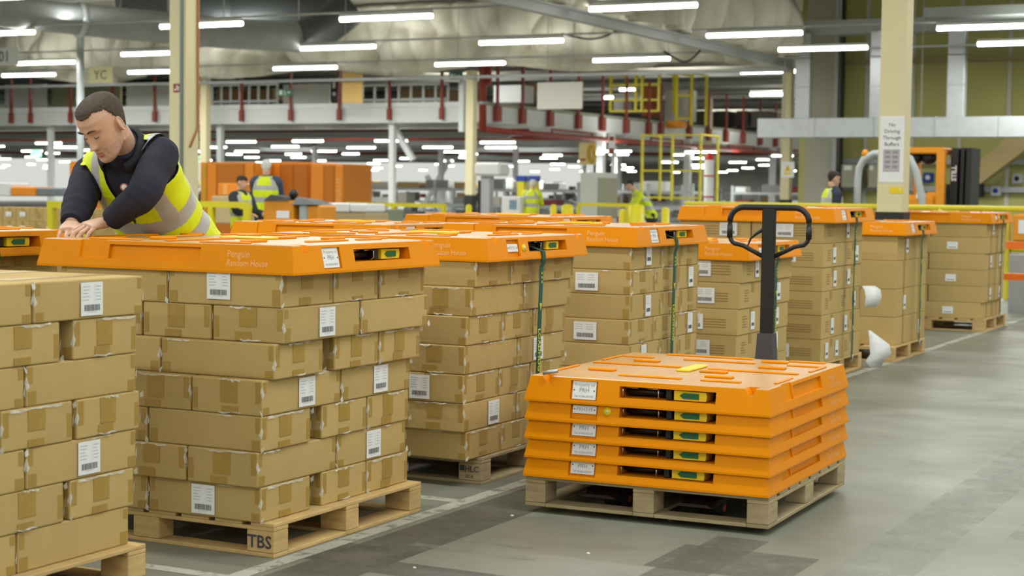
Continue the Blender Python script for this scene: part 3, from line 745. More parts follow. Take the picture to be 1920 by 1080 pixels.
def head_shell(mb, M, m=0, s=1.0):
    P = head_points(); na = len(P[0]); vs = [face_bump(p)*s for r in P for p in r]; fs = []
    for i in range(len(P)-1):
        for j in range(na): fs.append((i*na+j, i*na+(j+1) % na, (i+1)*na+(j+1) % na, (i+1)*na+j))
    fs.append(tuple(range(na-1, -1, -1))); fs.append(tuple((len(P)-1)*na+j for j in range(na)))
    mb.add(vs, fs, m, True, M)
    for q_ in (-1, 1):
        E = M@Matrix.Translation((q_*.071*s, -.012*s, -.004*s))@Matrix.Rotation(q_*R(-24), 4, 'Z')@Matrix.Rotation(R(-12), 4, 'X')
        mb.ball((0, 0, 0), Vector((.007, .016, .031))*s, 12, 10, m, E)
        mb.tube([E@(Vector((q_*.007, .017*math.cos(a), .031*math.sin(a)))*s) for a in [R(v) for v in range(-80, 241, 32)]], .0042*s, 8, m)
def hair_cap(name, M, mtl, parent, s=1.0, front=.052, thick=.0055, low=-.03):
    """short hair: follows the skull, ends at a hairline"""
    mb = MB(); P = head_points(84, 120, thick); na = 120; rr = random.Random(3)
    def keep(p):
        fy = max(-1, min(1, p.y/.09))
        if p.y > .02: lim = front+.012*g(abs(p.x)-.048, .016)
        elif p.y > -.012: lim = lerp(.034, front+.012, (p.y+.012)/.032)
        else: lim = lerp(.034, low-.03, min(1, (-p.y-.012)/.06))
        return p.z > lim+rr.uniform(-.0015, .0015)
    idx = {}; vs = []; fs = []
    def vid(i, j):
        if (i, j) not in idx:
            p = P[i][j]; p = p+Vector((rr.uniform(-1, 1), rr.uniform(-1, 1), rr.uniform(-1, 1)))*.0009
            idx[(i, j)] = len(vs); vs.append(p*s)
        return idx[(i, j)]
    for i in range(len(P)-1):
        for j in range(na):
            c = (P[i][j]+P[i+1][(j+1) % na])/2
            if keep(c): fs.append((vid(i, j), vid(i, (j+1) % na), vid(i+1, (j+1) % na), vid(i+1, j)))
    fs.append(tuple(vid(len(P)-1, j) for j in range(na)))
    mb.add(vs, fs, 0, True, M)
    o = mb.build(name, mtl, parent)
    md = o.modifiers.new('s', 'SOLIDIFY'); md.thickness = .008*s; md.offset = -1
    return o
def hand(mb, wrist, fwd, nrm, side, s=1.0, curl=(14, 22, 20), spread=1.0, m=0):
    """palm plus five fingers; fwd towards the fingertips, nrm out of the back of the hand, side = thumb side vector sign"""
    fwd = Vector(fwd).normalized(); nrm = Vector(nrm).normalized(); nrm = (nrm-fwd*nrm.dot(fwd)).normalized(); lat = fwd.cross(nrm)*side
    W = Vector(wrist)
    def pt(f, l, n): return W+(fwd*f+lat*l+nrm*n)*s
    rows = []
    for (f, hw, ht) in ((-.03, .026, .021), (0, .028, .02), (.03, .036, .0195), (.06, .042, .017), (.085, .042, .0135), (.094, .038, .009)):
        rows.append([pt(f, hw*math.copysign(abs(math.cos(a))**.75, math.cos(a)), ht*math.copysign(abs(math.sin(a))**.85, math.sin(a))) for a in [2*PI*k/16 for k in range(16)]])
    vs = [p for r in rows for p in r]; fs = []
    for i in range(len(rows)-1):
        for k in range(16): fs.append((i*16+k, i*16+(k+1) % 16, (i+1)*16+(k+1) % 16, (i+1)*16+k))
    fs += [tuple(range(15, -1, -1)), tuple(80+k for k in range(16))]
    mb.add(vs, fs, m, True)
    for (l, f0, L3, r, dev) in ((.032, .082, (.044, .026, .021), .0092, 7), (.0115, .087, (.049, .03, .022), .0095, 2), (-.0105, .085, (.045, .028, .022), .009, -3), (-.031, .078, (.036, .021, .019), .008, -10)):
        a = 0; p = pt(f0-.012, l, .001); pts = [p]; rad = [r*1.06*s]
        for k in range(3):
            a += R(curl[k]); d = (fwd*math.cos(a)-nrm*math.sin(a)); d = (d+lat*math.tan(R(dev*spread))*math.cos(a)).normalized()
            q_ = pts[-1]+d*L3[k]*s*(1.25 if k == 0 else 1); pts += [lerp(pts[-1], q_, .5), q_]; rad += [r*(.97-.06*k)*s, r*(1.0-.1*k)*s]
        rad[-1] *= .72
        mb.tube(pts, rad, 10, m); mb.ball(pts[-1]-(pts[-1]-pts[-2]).normalized()*.002*s, rad[-1]*1.05, 10, 6, m)
    b = pt(.012, .026, -.004); d1 = (fwd*.62+lat*.72-nrm*.25).normalized(); d2 = (fwd*.86+lat*.38-nrm*.28).normalized(); d3 = (fwd*.95+lat*.1-nrm*.3).normalized()
    p1 = b+d1*.04*s; p2 = p1+d2*.034*s; p3 = p2+d3*.026*s
    mb.tube([b, lerp(b, p1, .5), p1, p2, p3], [.015*s, .0138*s, .0115*s, .0105*s, .008*s], 10, m); mb.ball(p3, .0082*s, 10, 6, m)
def loft(mb, rings, n=28, m=0, caps=True, ex=.9):
    """rings: (center, lateral axis, front axis, half lateral, half front)"""
    vs = []
    for (c, la, fr, a, b) in rings:
        for k in range(n):
            t = 2*PI*k/n; cs, sn = math.cos(t), math.sin(t)
            vs.append(Vector(c)+Vector(la)*a*math.copysign(abs(cs)**ex, cs)+Vector(fr)*b*math.copysign(abs(sn)**ex, sn))
    fs = []
    for i in range(len(rings)-1):
        for k in range(n): fs.append((i*n+k, i*n+(k+1) % n, (i+1)*n+(k+1) % n, (i+1)*n+k))
    if caps: fs += [tuple(range(n-1, -1, -1)), tuple((len(rings)-1)*n+k for k in range(n))]
    mb.add(vs, fs, m, True)
def refine(keys, steps):
    out = []
    for i in range(len(keys)-1):
        for t in range(steps):
            u = t/steps; p0 = keys[max(i-1, 0)]; p1 = keys[i]; p2 = keys[i+1]; p3 = keys[min(i+2, len(keys)-1)]
            def cr(a, b, c, d): return .5*((2*b)+(c-a)*u+(2*a-5*b+4*c-d)*u*u+(3*b-a-3*c+d)*u**3)
            out.append(tuple(cr(p0[j], p1[j], p2[j], p3[j]) for j in range(len(p1))))
    out.append(keys[-1]); return out
def segdist(p, a, b):
    ab = b-a; t = max(0, min(1, (p-a).dot(ab)/ab.length_squared)); return (p-(a+ab*t)).length, t
def cloth_vest(root, jk, J, S):
    '''a loose waistcoat cut from the surface of the jacket: armholes, V neck, reflective bands'''
    la, fr = J['lat'], J['front']; nk = J['neck']; tor = J['torso']
    sp = [t[0] for t in tor]
    def along(p):
        best = (9, 0)
        for i in range(len(sp)-1):
            d_, t = segdist(p, sp[i], sp[i+1])
            if d_ < best[0]: best = (d_, (i+t)/(len(sp)-1))
        return best[1]
    keep = {}
    bm = bmesh.new(); bm.from_mesh(jk.data)
    rr = J['sleeve']; kill = []
    up_ = (sp[-2]-sp[2]).normalized()
    for f in bm.faces:
        p = f.calc_center_median(); arm = False
        for sd, sx in (('l', -1), ('r', 1)):
            sh, el, wr = J['shoulder_'+sd], J['elbow_'+sd], J['wrist_'+sd]
            d1, t1 = segdist(p, sh, el); d2, t2 = segdist(p, el, wr)
            lat_out = (p-sh).dot(la*sx)
            inb = lat_out < -.012 and (p-sh).dot(up_) > -.05 and t1 < .3
            if (d1 < rr[2]*1.22 and not inb) or (d2 < rr[4]*1.3 and t2 > .0): arm = True
            if lat_out > -.008 and (p-sh).dot(up_) > -.09: arm = True
        c = along(p); k = int(c*(len(sp)-1)); k = min(k, len(sp)-2); ctr = lerp(sp[k], sp[k+1], c*(len(sp)-1)-k)
        ang = math.degrees(math.atan2((p-ctr).dot(la), (p-ctr).dot(fr)))
        if (p-nk).length < .088 or (p-nk).dot(up_) > .02: arm = True
        s_v = (p-tor[3][0]).dot(up_)
        vn = J.get('vcut', .02)
        if (p-ctr).dot(fr) > 0 and s_v > vn and abs((p-nk).dot(la)) < .014+.40*(s_v-vn): arm = True
        if c < .02: arm = True
        if arm: kill.append(f); continue
        m = 0
        for (a0, a1) in J['bands']:
            if a0 < c < a1: m = 1
        q_ = abs((p-nk).dot(la))
        if c > J['bands'][-1][1]-.01 and .098 < q_ < .142: m = 1
        if m == 0 and (p-ctr).dot(fr) > 0 and s_v < vn+.01 and abs((p-nk).dot(la)) < .006: m = 2
        f.material_index = m
    bmesh.ops.delete(bm, geom=kill, context='FACES')
    # only the largest sheet of cloth
    seen = set(); best = []
    for f in bm.faces:
        if f in seen: continue
        comp = [f]; seen.add(f); st = [f]
        while st:
            g_ = st.pop()
            for e_ in g_.edges:
                for h_ in e_.link_faces:
                    if h_ not in seen: seen.add(h_); comp.append(h_); st.append(h_)
        if len(comp) > len(best): best = comp
    bs = set(best); bmesh.ops.delete(bm, geom=[f for f in bm.faces if f not in bs], context='FACES')
    for it in range(14):
        new = {}
        for v in bm.verts:
            if v.is_boundary:
                nb = [e_.other_vert(v).co for e_ in v.link_edges if e_.is_boundary]
                if len(nb) == 2: new[v] = v.co*.4+(nb[0]+nb[1])*.3
        for v, co in new.items(): v.co = co
    for it in range(3): bmesh.ops.smooth_vert(bm, verts=[v for v in bm.verts if not v.is_boundary], factor=.5, use_axis_x=True, use_axis_y=True, use_axis_z=True)
    bm.normal_update()
    mv = {}
    for v in bm.verts:
        c = along(v.co); k = c
        fold = .0022*math.sin(46*c+28*v.co.dot(la))+.003*abs(math.sin(13*c-26*v.co.dot(la)+8*v.co.dot(fr)))
        mv[v] = v.co+v.normal*(.008+.017*max(0, 1-c/.6)+fold*(1 if c < .62 else .3))
    for v, co in mv.items(): v.co = co
    me = bpy.data.meshes.new('hi_vis_vest'); bm.to_mesh(me); bm.free()
    for m_ in (M_hiviz, M_silver, M_piping): me.materials.append(m_)
    o = bpy.data.objects.new('hi_vis_vest', me); COL.objects.link(o); o.parent = root
    md = o.modifiers.new('s', 'SOLIDIFY'); md.thickness = .005; md.offset = 1; md.material_offset_rim = 2
    dg = bpy.context.evaluated_depsgraph_get(); dg.update()
    me = bpy.data.meshes.new_from_object(o.evaluated_get(dg)); o.modifiers.clear(); o.data = me
    for p in me.polygons: p.use_smooth = True
def person(label, J, S=1.0, hair=M_hair, hair_front=.052, vox=.0042, vest=True, jacket=M_navy, hands=None, group=None, kneel=False):
    """J: world-space joints. torso keys run hip -> neck as (center, half lateral, half front); lat / front are the trunk's axes"""
    root = thing('person', label, 'person', (J['foot_l']+J['foot_r'])/2*Vector((1, 1, 0)) if False else (0, 0, 0), 0, group)
    la, fr = J['lat'], J['front']
    keys = refine([(c, a, b) for (c, a, b) in J['torso']], 5)
    def rings(g_, sel=None): return [(c, la, fr, a+g_, b+g_) for (c, a, b) in keys]
    # body: one closed surface
    mb = MB(); loft(mb, rings(-.02), 24)
    HM = J['head']; head_shell(mb, HM, 0, S)
    nk = J['neck']; hc = HM.translation
    hb = HM@Vector((0, -.035*S, -.055*S)); mb.tube([nk-(hb-nk)*.6, nk, lerp(nk, hb, .6), hb], [.062*S, .058*S, .055*S, .05*S], 18)
    for sd in 'lr':
        sh, el, wr = J['shoulder_'+sd], J['elbow_'+sd], J['wrist_'+sd]
        mb.tube([lerp(sh, keys[-2][0], .35), sh, lerp(sh, el, .5), el, lerp(el, wr, .4), wr], [.045*S, .045*S, .042*S, .038*S, .036*S, .026*S], 14)
        hp, kn, an, ft = J['hip_'+sd], J['knee_'+sd], J['ankle_'+sd], J['foot_'+sd]
        mb.tube([hp+Vector((0, 0, .06*S)), hp, lerp(hp, kn, .5), kn, lerp(kn, an, .35), an], [.08*S, .085*S, .068*S, .05*S, .052*S, .036*S], 14)
        mb.tube([an, lerp(an, ft, .5), ft], [.036*S, .036*S, .03*S], 10)
    for (w, f, n_, sd, cu, sp) in (hands or []): hand(mb, w, f, n_, sd, S, cu, sp)
    body = remesh(mb, 'body', vox, 1, [M_skin, M_stub, M_lip]); body.parent = root
    inv = HM.inverted()
    for p in body.data.polygons:
        q_ = inv@p.center/S; p.material_index = 0
        if abs(q_.x) < .09 and -.13 < q_.z < -.022 and q_.y > -.01+.35*abs(q_.x) and not (abs(q_.x) > .03 and q_.z > -.05):
            p.material_index = 1 if (q_.z < -.05 or abs(q_.x) < .02) and q_.z < -.046 else 0
            if abs(q_.x) < .021 and -.0775 < q_.z < -.0605 and q_.y > .08: p.material_index = 2
    # trousers, boots
    mb = MB()
    for sd in 'lr':
        hp, kn, an = J['hip_'+sd], J['knee_'+sd], J['ankle_'+sd]
        mb.tube([hp+Vector((0, 0, .1*S)), hp, lerp(hp, kn, .5), kn, lerp(kn, an, .5), an], [.1*S, .105*S, .088*S, .072*S, .07*S, .068*S], 16)
    c0 = keys[0]; mb.ball(c0[0], Vector((c0[1]+.005, c0[2]+.02, .12*S)), 16, 10)
    t = remesh(mb, 'trousers', .012, 3, [M_trou]); t.parent = root
    for sd in 'lr':
        an, ft = J['ankle_'+sd], J['foot_'+sd]; b = MB(); d = (ft-an); d.z = 0; d.normalize(); la_ = d.cross(Vector((0, 0, 1)))
        base = Vector((an.x, an.y, 0))
        rs = [(base-d*.075*S+Vector((0, 0, .045*S)), la_, Vector((0, 0, 1)), .03*S, .04*S), (base-d*.05*S+Vector((0, 0, .05*S)), la_, Vector((0, 0, 1)), .04*S, .05*S), (base+Vector((0, 0, .055*S)), la_, Vector((0, 0, 1)), .043*S, .055*S), (base+d*.08*S+Vector((0, 0, .04*S)), la_, Vector((0, 0, 1)), .048*S, .04*S), (base+d*.15*S+Vector((0, 0, .03*S)), la_, Vector((0, 0, 1)), .045*S, .03*S), (base+d*.185*S+Vector((0, 0, .022*S)), la_, Vector((0, 0, 1)), .03*S, .02*S)]
        loft(b, rs, 16); b.build('boot', M_shoe, root)
    # jacket: trunk and both sleeves in one cloth
    mb = MB(); loft(mb, rings(-.002), 28)
    for sd in 'lr':
        sh, el, wr = J['shoulder_'+sd], J['elbow_'+sd], J['wrist_'+sd]; inn = lerp(sh, keys[-3][0], .45)
        rs = J.get('sleeve', (.078, .082, .072, .064, .056, .046))
        pts = [inn, sh, lerp(sh, el, .5), el, lerp(el, wr, .45), lerp(el, wr, .93)]
        fine = refine([(p, r*S) for p, r in zip(pts, rs)], 6)
        wob = random.Random(5)
        mb.tube([p for p, r in fine], [r*(1+.022*math.sin(i*1.3+.6*math.sin(i*.7))) for i, (p, r) in enumerate(fine)], 20)
    nb = keys[-1][0]; up_ = (hb-nk).normalized()
    mb.tube([nk-up_*.05*S, nk+up_*.0*S, nk+up_*.035*S], [.082*S, .076*S, .07*S], 20)
    j = remesh(mb, 'jacket', .0055 if vox < .006 else .012, 2, [jacket]); j.parent = root
    hair_cap('hair', HM, hair, root, S, hair_front)
    if vest == 'cloth': cloth_vest(root, j, J, S)
    elif vest:
        n = 56; kv = refine([(c, a, b) for (c, a, b) in J['torso']], 12); G = J.get('vest_grow', .022); nr = len(kv)
        vs = []
        for i, (c, a, b) in enumerate(kv):
            u = i/(nr-1)
            for k in range(n):
                t = 2*PI*k/n; cs, sn = math.cos(t), math.sin(t)
                fold = .004*math.sin(5*t+9*u)+.003*math.sin(11*t-14*u)
                vs.append(c+la*(a+G+fold)*math.copysign(abs(cs)**.9, cs)+fr*(b+G+fold)*math.copysign(abs(sn)**.9, sn))
        mb = MB(); pi_ = MB(); fs = []; ms = []
        bands = J.get('bands', ((.3, .4), (.55, .65)))
        for i in range(nr-1):
            u = (i+.5)/(nr-1)
            for k in range(n):
                t = 2*PI*(k+.5)/n; ang = (math.degrees(t)-90+180) % 360-180      # 0 = front centre, + towards his right
                vn = J.get('vneck', .62)
                if u > vn and abs(ang+J.get('zip', 0)) < 52*(u-vn)/(1-vn): continue
                if u > .93 and abs(abs(ang)-90) > 62: continue
                mm = 0
                for (a0, a1) in bands:
                    if a0 < u < a1: mm = 1
                if u >= bands[-1][1]-.02 and (34 < abs(ang) < 56 or 128 < abs(ang) < 148): mm = 1
                if u < bands[-1][1] and abs(ang+J.get('zip', 0)) < 3.2: mm = 2
                fs.append((i*n+k, i*n+(k+1) % n, (i+1)*n+(k+1) % n, (i+1)*n+k)); ms.append(mm)
        o_ = 0
        mb.v = [tuple(v) for v in vs]; mb.f = [list(f) for f in fs]; mb.m = ms; mb.sm = [True]*len(fs)
        v = mb.build('hi_vis_vest', [M_hiviz, M_silver, M_piping], root)
        md = v.modifiers.new('s', 'SOLIDIFY'); md.thickness = .006; md.offset = 1
        dg = bpy.context.evaluated_depsgraph_get(); dg.update()
        me = bpy.data.meshes.new_from_object(v.evaluated_get(dg)); v.modifiers.clear(); v.data = me
    return root
def head_matrix(c, yaw_dir, pitch, roll, S=1.0):
    """yaw_dir: horizontal facing (world), pitch down, roll about the facing axis"""
    f = Vector((yaw_dir[0], yaw_dir[1], 0)).normalized(); lat = Vector((0, 0, 1)).cross(f)*-1
    up = Vector((0, 0, 1)); F = f*math.cos(pitch)-up*math.sin(pitch); U = f*math.sin(pitch)+up*math.cos(pitch)
    X = F.cross(U)
    m = Matrix(((X.x, F.x, U.x, c[0]), (X.y, F.y, U.y, c[1]), (X.z, F.z, U.z, c[2]), (0, 0, 0, 1)))
    return m@Matrix.Rotation(roll, 4, 'Y')
# ---- the man leaning on the lid
ex = Vector((CR.x, CR.y, 0)).normalized(); ey = -Vector((CF.x, CF.y, 0)).normalized(); ez = Vector((0, 0, 1))
LIDTOP = z1-.0205+.1015
def camdir(a, b, c): return (ex*a+ey*b+ez*c).normalized()
fr = camdir(-.42, .9, -.12); la = ez.cross(fr).normalized()*-1     # + = his right
spine = (at_d(234, 285, 6.62)-at_d(318, 440, 6.98)).normalized()
la = (la-spine*la.dot(spine)).normalized(); fr = spine.cross(la).normalized(); 
if fr.dot(ey) < 0: fr = -fr
wl = at_d(205, 429, 6.5)
tipl = on_z(156, 446.5, LIDTOP+.008); tipr = on_z(128, 447.5, LIDTOP+.008)
wr_ = on_X(134, 437, -4.49); wr_.z = LIDTOP+.045
wl.z = LIDTOP+.058
hipc = at_d(336, 476, 7.06)
J = dict(lat=la, front=fr, torso=[(hipc, .175, .125), (at_d(326, 455, 7.02), .178, .128), (at_d(298, 412, 6.93), .174, .126), (at_d(268, 360, 6.80), .182, .128), (at_d(247, 316, 6.70), .19, .112), (at_d(240, 290, 6.66), .165, .085), (at_d(236, 274, 6.64), .08, .066)],
    neck=at_d(231, 278, 6.60), head=head_matrix(at_d(195, 236, 6.45), camdir(-.52, .85, 0)[:2], R(38), R(4)),
    shoulder_l=at_d(303, 288, 6.60), elbow_l=at_d(268, 364, 6.40), wrist_l=wl, shoulder_r=at_d(170, 322, 6.80), elbow_r=at_d(147, 386, 6.62), wrist_r=wr_,
    sleeve=(.05, .066, .067, .064, .056, .045), bands=((.235, .32), (.40, .475)), vneck=.52, zip=0)
down = Vector((0, 0, 0))
for sd, sx in (('l', -1), ('r', 1)):
    hp = hipc+la*sx*.09-Vector((0, 0, .06)); J['hip_'+sd] = hp
    hp2 = Vector((hp.x-.03, hp.y+.05, 0)); J['knee_'+sd] = Vector((hp.x-.06, hp.y+.0, .5)); J['ankle_'+sd] = Vector((hp.x-.08, hp.y+.08, .09)); J['foot_'+sd] = J['ankle_'+sd]+Vector((.02, -.16, -.06))
up_l = Vector((0, 0, 1))
hl_ = camdir(-.66, .7, -.16); hr_ = Vector((.62, -.78, -.2)).normalized()
MAN = person('man in navy fleece and hi-vis vest leaning over the TBS stack lid', J, 1.0, M_hair, .083, .0032,
    vest='cloth', hands=[(wl+hl_*.01, hl_, Vector((0, 0, 1))+ey*.25, 1, (20, 24, 10), 1.3), (wr_, hr_, Vector((0, 0, 1))+ey*.2, -1, (22, 24, 12), 1.2)])
# face and vest details
HMm = J['head']
for s in (-1, 1):
    mb = MB(); mb.tube([HMm@Vector((s*x, y, z)) for (x, y, z) in ((.012, .0955, .031), (.024, .0965, .0365), (.036, .092, .0375), (.047, .082, .033))], [.003, .0042, .0038, .0018], 8); mb.build('eyebrow', M_hair, MAN)
    mb = MB(); mb.tube([HMm@Vector((s*x, y, z)) for (x, y, z) in ((.019, .0835, .0035), (.026, .0868, .0005), (.034, .0845, .0008), (.042, .0775, .004))], [.0009, .0016, .0016, .0008], 6); mb.build('eyelash', M_bhair, MAN)
# fleece collar, standing open round the neck
nk = J['neck']; cu = (HMm@Vector((0, -.035, -.055))-nk).normalized()
cl = MB(); n = 30; vs = []
cx = la; cy = cu.cross(cx).normalized()
if cy.dot(fr) < 0: cy = -cy
for i in range(n+1):
    a = R(-62)+R(304)*i/n-R(90)*0
    t = R(118)+R(304)*i/n
    c, s_ = math.cos(t), math.sin(t)
    op = max(0, s_)
    for (hh, rr_) in ((-.04, .082), (-.005, .079), (.026, .075+.02*op), (.02, .085+.028*op), (-.012, .091+.02*op)):
        vs.append(nk+cx*c*rr_+cy*s_*rr_*1.0+cu*(hh-.018*op))
fs = [(i*5+k, i*5+k+1, (i+1)*5+k+1, (i+1)*5+k) for i in range(n) for k in range(4)]
cl.add(vs, fs, 0, True); c_ = cl.build('fleece_collar', mat('dark_collar', (30, 34, 40), .85), MAN)
md = c_.modifiers.new('s', 'SOLIDIFY'); md.thickness = .007
bd = at_d(233, 351, 6.52); 
b = MB(); b.ball((0, 0, 0), (.012, .012, .004), 16, 8, 0, basis(bd, ex, ez)); b.tube([bd+ex*.013*math.cos(R(a))+ez*.013*math.sin(R(a)) for a in range(0, 361, 30)], .003, 8, 1); b.build('badge', [M_white, M_badge], MAN)

# ---- people in the distance
def standing(label, base, yaw_dir, h, hair, shirt, pose='stand', S=.95, vest=True, hf=.05, lean=0.0, bandset=((.3, .4), (.52, .6))):
    b = Vector(base); f = Vector((yaw_dir[0], yaw_dir[1], 0)).normalized(); r = f.cross(Vector((0, 0, 1)))
    k = h/1.75; up = Vector((0, 0, 1))
    hip = b+up*.93*k; ch = b+up*1.25*k+f*lean*.35; nk = b+up*1.48*k+f*lean*.75; hc = b+up*1.63*k+f*(lean*.95+.02)
    tor = [(hip-up*.06*k, .165*k, .11*k), (hip+up*.05*k, .16*k, .11*k), (lerp(hip, ch, .5), .16*k, .115*k), (ch, .185*k, .125*k), (lerp(ch, nk, .6), .17*k, .11*k), (lerp(ch, nk, .92), .1*k, .08*k), (nk, .065*k, .06*k)]
    J = dict(lat=r, front=(f-up*0).normalized(), torso=tor, neck=nk, head=head_matrix(hc, f[:2], R(8+30*lean), 0))
    for sd, sx in (('l', -1), ('r', 1)):
        sh = lerp(ch, nk, .62)+r*sx*.185*k
        if pose == 'work': el = sh-up*.24*k+f*.12*k+r*sx*.03; wr = el+f*.24*k-up*.03*k-r*sx*.04
        else: el = sh-up*.29*k-f*.03+r*sx*.04*k; wr = el-up*.24*k+f*.08*k
        J['shoulder_'+sd], J['elbow_'+sd], J['wrist_'+sd] = sh, el, wr
        hp = hip+r*sx*.09*k-up*.03; st = sx*.14*k if pose == 'walk' else .0
        J['hip_'+sd] = hp; J['knee_'+sd] = b+r*sx*.095*k+up*.5*k+f*st*.6; J['ankle_'+sd] = b+r*sx*.1*k+up*.09*k+f*st; J['foot_'+sd] = J['ankle_'+sd]+f*.15*k-up*.06
    J['bands'] = bandset; J['vneck'] = .7; J['vest_grow'] = .018
    hs = []
    for sd, sx in (('l', -1), ('r', 1)):
        d = (J['wrist_'+sd]-J['elbow_'+sd]).normalized(); hs.append((J['wrist_'+sd], d, r*sx if abs(d.z) > .6 else up, -sx, (16, 20, 14), 1))
    return person(label, J, k, hair, hf, .011, vest, shirt, hs)
# ================================================================== the hall
def quadplane(name, x0, x1, y0, y1, z, m):
    mb = MB(); mb.box(x0, x1, y0, y1, z-.1, z); return struct(name, mb, m)
def floor_material():
    m = bpy.data.materials.new('painted_concrete'); m.use_nodes = True; nt = m.node_tree; b = nt.nodes['Principled BSDF']; N = nt.nodes.new; L = nt.links.new
    tc = N('ShaderNodeTexCoord'); 
    def noise(sc_, det, st=(1, 1, 1), rot=0):
        mp = N('ShaderNodeMapping'); mp.inputs['Scale'].default_value = st; mp.inputs['Rotation'].default_value = (0, 0, rot); L(tc.outputs['Object'], mp.inputs[0])
        n = N('ShaderNodeTexNoise'); n.inputs['Scale'].default_value = sc_; n.inputs['Detail'].default_value = det; L(mp.outputs[0], n.inputs['Vector']); return n.outputs['Fac']
    def mix(a, b_, f, mode='MIX'):
        x = N('ShaderNodeMix'); x.data_type = 'RGBA'; x.blend_type = mode
        for s, v in ((x.inputs[6], a), (x.inputs[7], b_)):
            if isinstance(v, tuple): s.default_value = v
            else: L(v, s)
        if isinstance(f, float): x.inputs[0].default_value = f
        else: L(f, x.inputs[0])
        return x.outputs[2]
    def rng_(s, a, b_, c=0., d=1.):
        r = N('ShaderNodeMapRange'); r.inputs[1].default_value = a; r.inputs[2].default_value = b_; r.inputs[3].default_value = c; r.inputs[4].default_value = d; L(s, r.inputs[0]); return r.outputs[0]
    c = mix(lin((116, 116, 101)), lin((130, 131, 119)), rng_(noise(.7, 6), .35, .65))
    c = mix(c, lin((97, 97, 86)), rng_(noise(5, 8), .5, .75, 0, .45))
    c = mix(c, lin((138, 139, 129)), rng_(noise(3, 5, (1, .09, 1)), .56, .75, 0, .35))        # scuffs along the aisle
    c = mix(c, lin((76, 75, 68)), rng_(noise(60, 2), .66, .75, 0, .5))
    L(c, b.inputs['Base Color'])
    L(rng_(noise(2.2, 5), .3, .7, .36, .52), b.inputs['Roughness'])
    b.inputs['Specular IOR Level'].default_value = .5
    bp = N('ShaderNodeBump'); bp.inputs['Strength'].default_value = .04; L(noise(25, 4), bp.inputs['Height']); L(bp.outputs[0], b.inputs['Normal'])
    return m
fl = MB().box(-90, 40, -14, 170, -.1, 0); struct('floor', fl, floor_material())
def worn(name, col, under, amt, sc_=9, soft=.08):
    m = bpy.data.materials.new(name); m.use_nodes = True; nt = m.node_tree; b = nt.nodes['Principled BSDF']; N = nt.nodes.new; L = nt.links.new
    tc = N('ShaderNodeTexCoord'); n = N('ShaderNodeTexNoise'); n.inputs['Scale'].default_value = sc_; n.inputs['Detail'].default_value = 8; n.inputs['Roughness'].default_value = .7; L(tc.outputs['Object'], n.inputs['Vector'])
    r = N('ShaderNodeMapRange'); r.inputs[1].default_value = amt-soft; r.inputs[2].default_value = amt+soft; L(n.outputs['Fac'], r.inputs[0])
    b.inputs['Base Color'].default_value = lin(col); b.inputs['Roughness'].default_value = .5; L(r.outputs[0], b.inputs['Alpha']); return m
M_line = worn('worn_white_line', (170, 170, 156), None, .40); M_line2 = worn('ghost_white_line', (148, 148, 138), None, .62, 7, .22); M_patch = worn('old_tape_patch', (94, 92, 85), None, .42, 4, .2); M_patch2 = worn('scuffed_patch', (104, 103, 94), None, .5, 4, .2)
def mark(nm, x0, x1, y0, y1, m, z=.0012, rot=0):
    mb = MB(); mb.add([(x0, y0, z), (x1, y0, z), (x1, y1, z), (x0, y1, z)], [(0, 1, 2, 3)]); o = struct(nm, mb, m); return o
mark('trim_1', -3.325, -3.255, 3.0, 40, M_line); mark('trim_2', -5.0, -3.32, 4.41, 4.47, M_line, .001); mark('trim_3', -4.4, -3.32, 5.98, 6.05, M_line, .001)
mark('trim_4', -3.22, -2.95, 2.5, 9, M_patch, .0008); mark('trim_5', -2.95, -2.1, 4.74, 4.92, M_patch, .0009); mark('trim_6', -2.2, -1.7, 5.3, 5.7, M_patch2, .0009)
mark('trim_7', -3.05, -2.55, 5.17, 5.22, M_line2, .0014); mark('trim_8', -3.1, -2.65, 5.33, 5.38, M_line2, .0014); mark('trim_9', -3.3, -2.95, 4.8, 5.1, M_patch, .0007)
mark('trim_10', -1.62, -1.35, 2, 14, M_line2, .0008); mark('trim_11', -2.15, -1.95, 3, 5.9, M_patch2, .0006); mark('trim_12', -1.2, -.2, 6.4, 8.0, M_line2, .0005)
sp = MB()
for (px, py) in ((777, 1066), (1103, 1039), (960, 968), (1255, 975)):
    c = on_z(px, py, 0); s = MB().ball((c.x, c.y, .003), (.008, .005, .004), 6, 4).build('paper_scrap', M_white); tag(s, {777: 'white paper scrap on the floor at the frame edge', 1103: 'tiny white scrap on the floor before the lid pile', 960: 'tiny scrap beside the dark tape mark', 1255: 'tiny scrap under the edge of the lid pile'}[px], 'scrap')
# columns
YA, YB = 15.75, 42.2
WC = .24
def column(name, x, y, ztop=7.0, base=True, pipe=False):
    o = thing('column', name, 'column', (x, y, 0))
    o['kind'] = 'structure'
    MB().bevbox(-WC/2, WC/2, -WC/2, WC/2, 0, ztop, .006).build('shaft', M_cream, o)
    if base: MB().bevbox(-WC/2-.012, WC/2+.012, -WC/2-.012, WC/2+.012, 0, 1.115, .004).build('base_guard', M_dark, o)
    if pipe:
        MB().cyl((WC/2-.05, -WC/2-.02, .0), (WC/2-.05, -WC/2-.02, ztop), .018, 10).build('conduit', mat('grey_conduit', (130, 140, 140), .5), o)
        MB().tube([(WC/2+.015, WC/2-.03, ztop), (WC/2+.015, WC/2-.03, 1.95), (WC/2+.015, -WC/2+.06, 1.72)], .013, 8).build('cable', mat('orange_brown_cable', (170, 104, 62), .6), o)
    return o
c1 = on_Y(1676, 300, YA); COLR = column('cream square column carrying the driving notice', c1.x, YA)
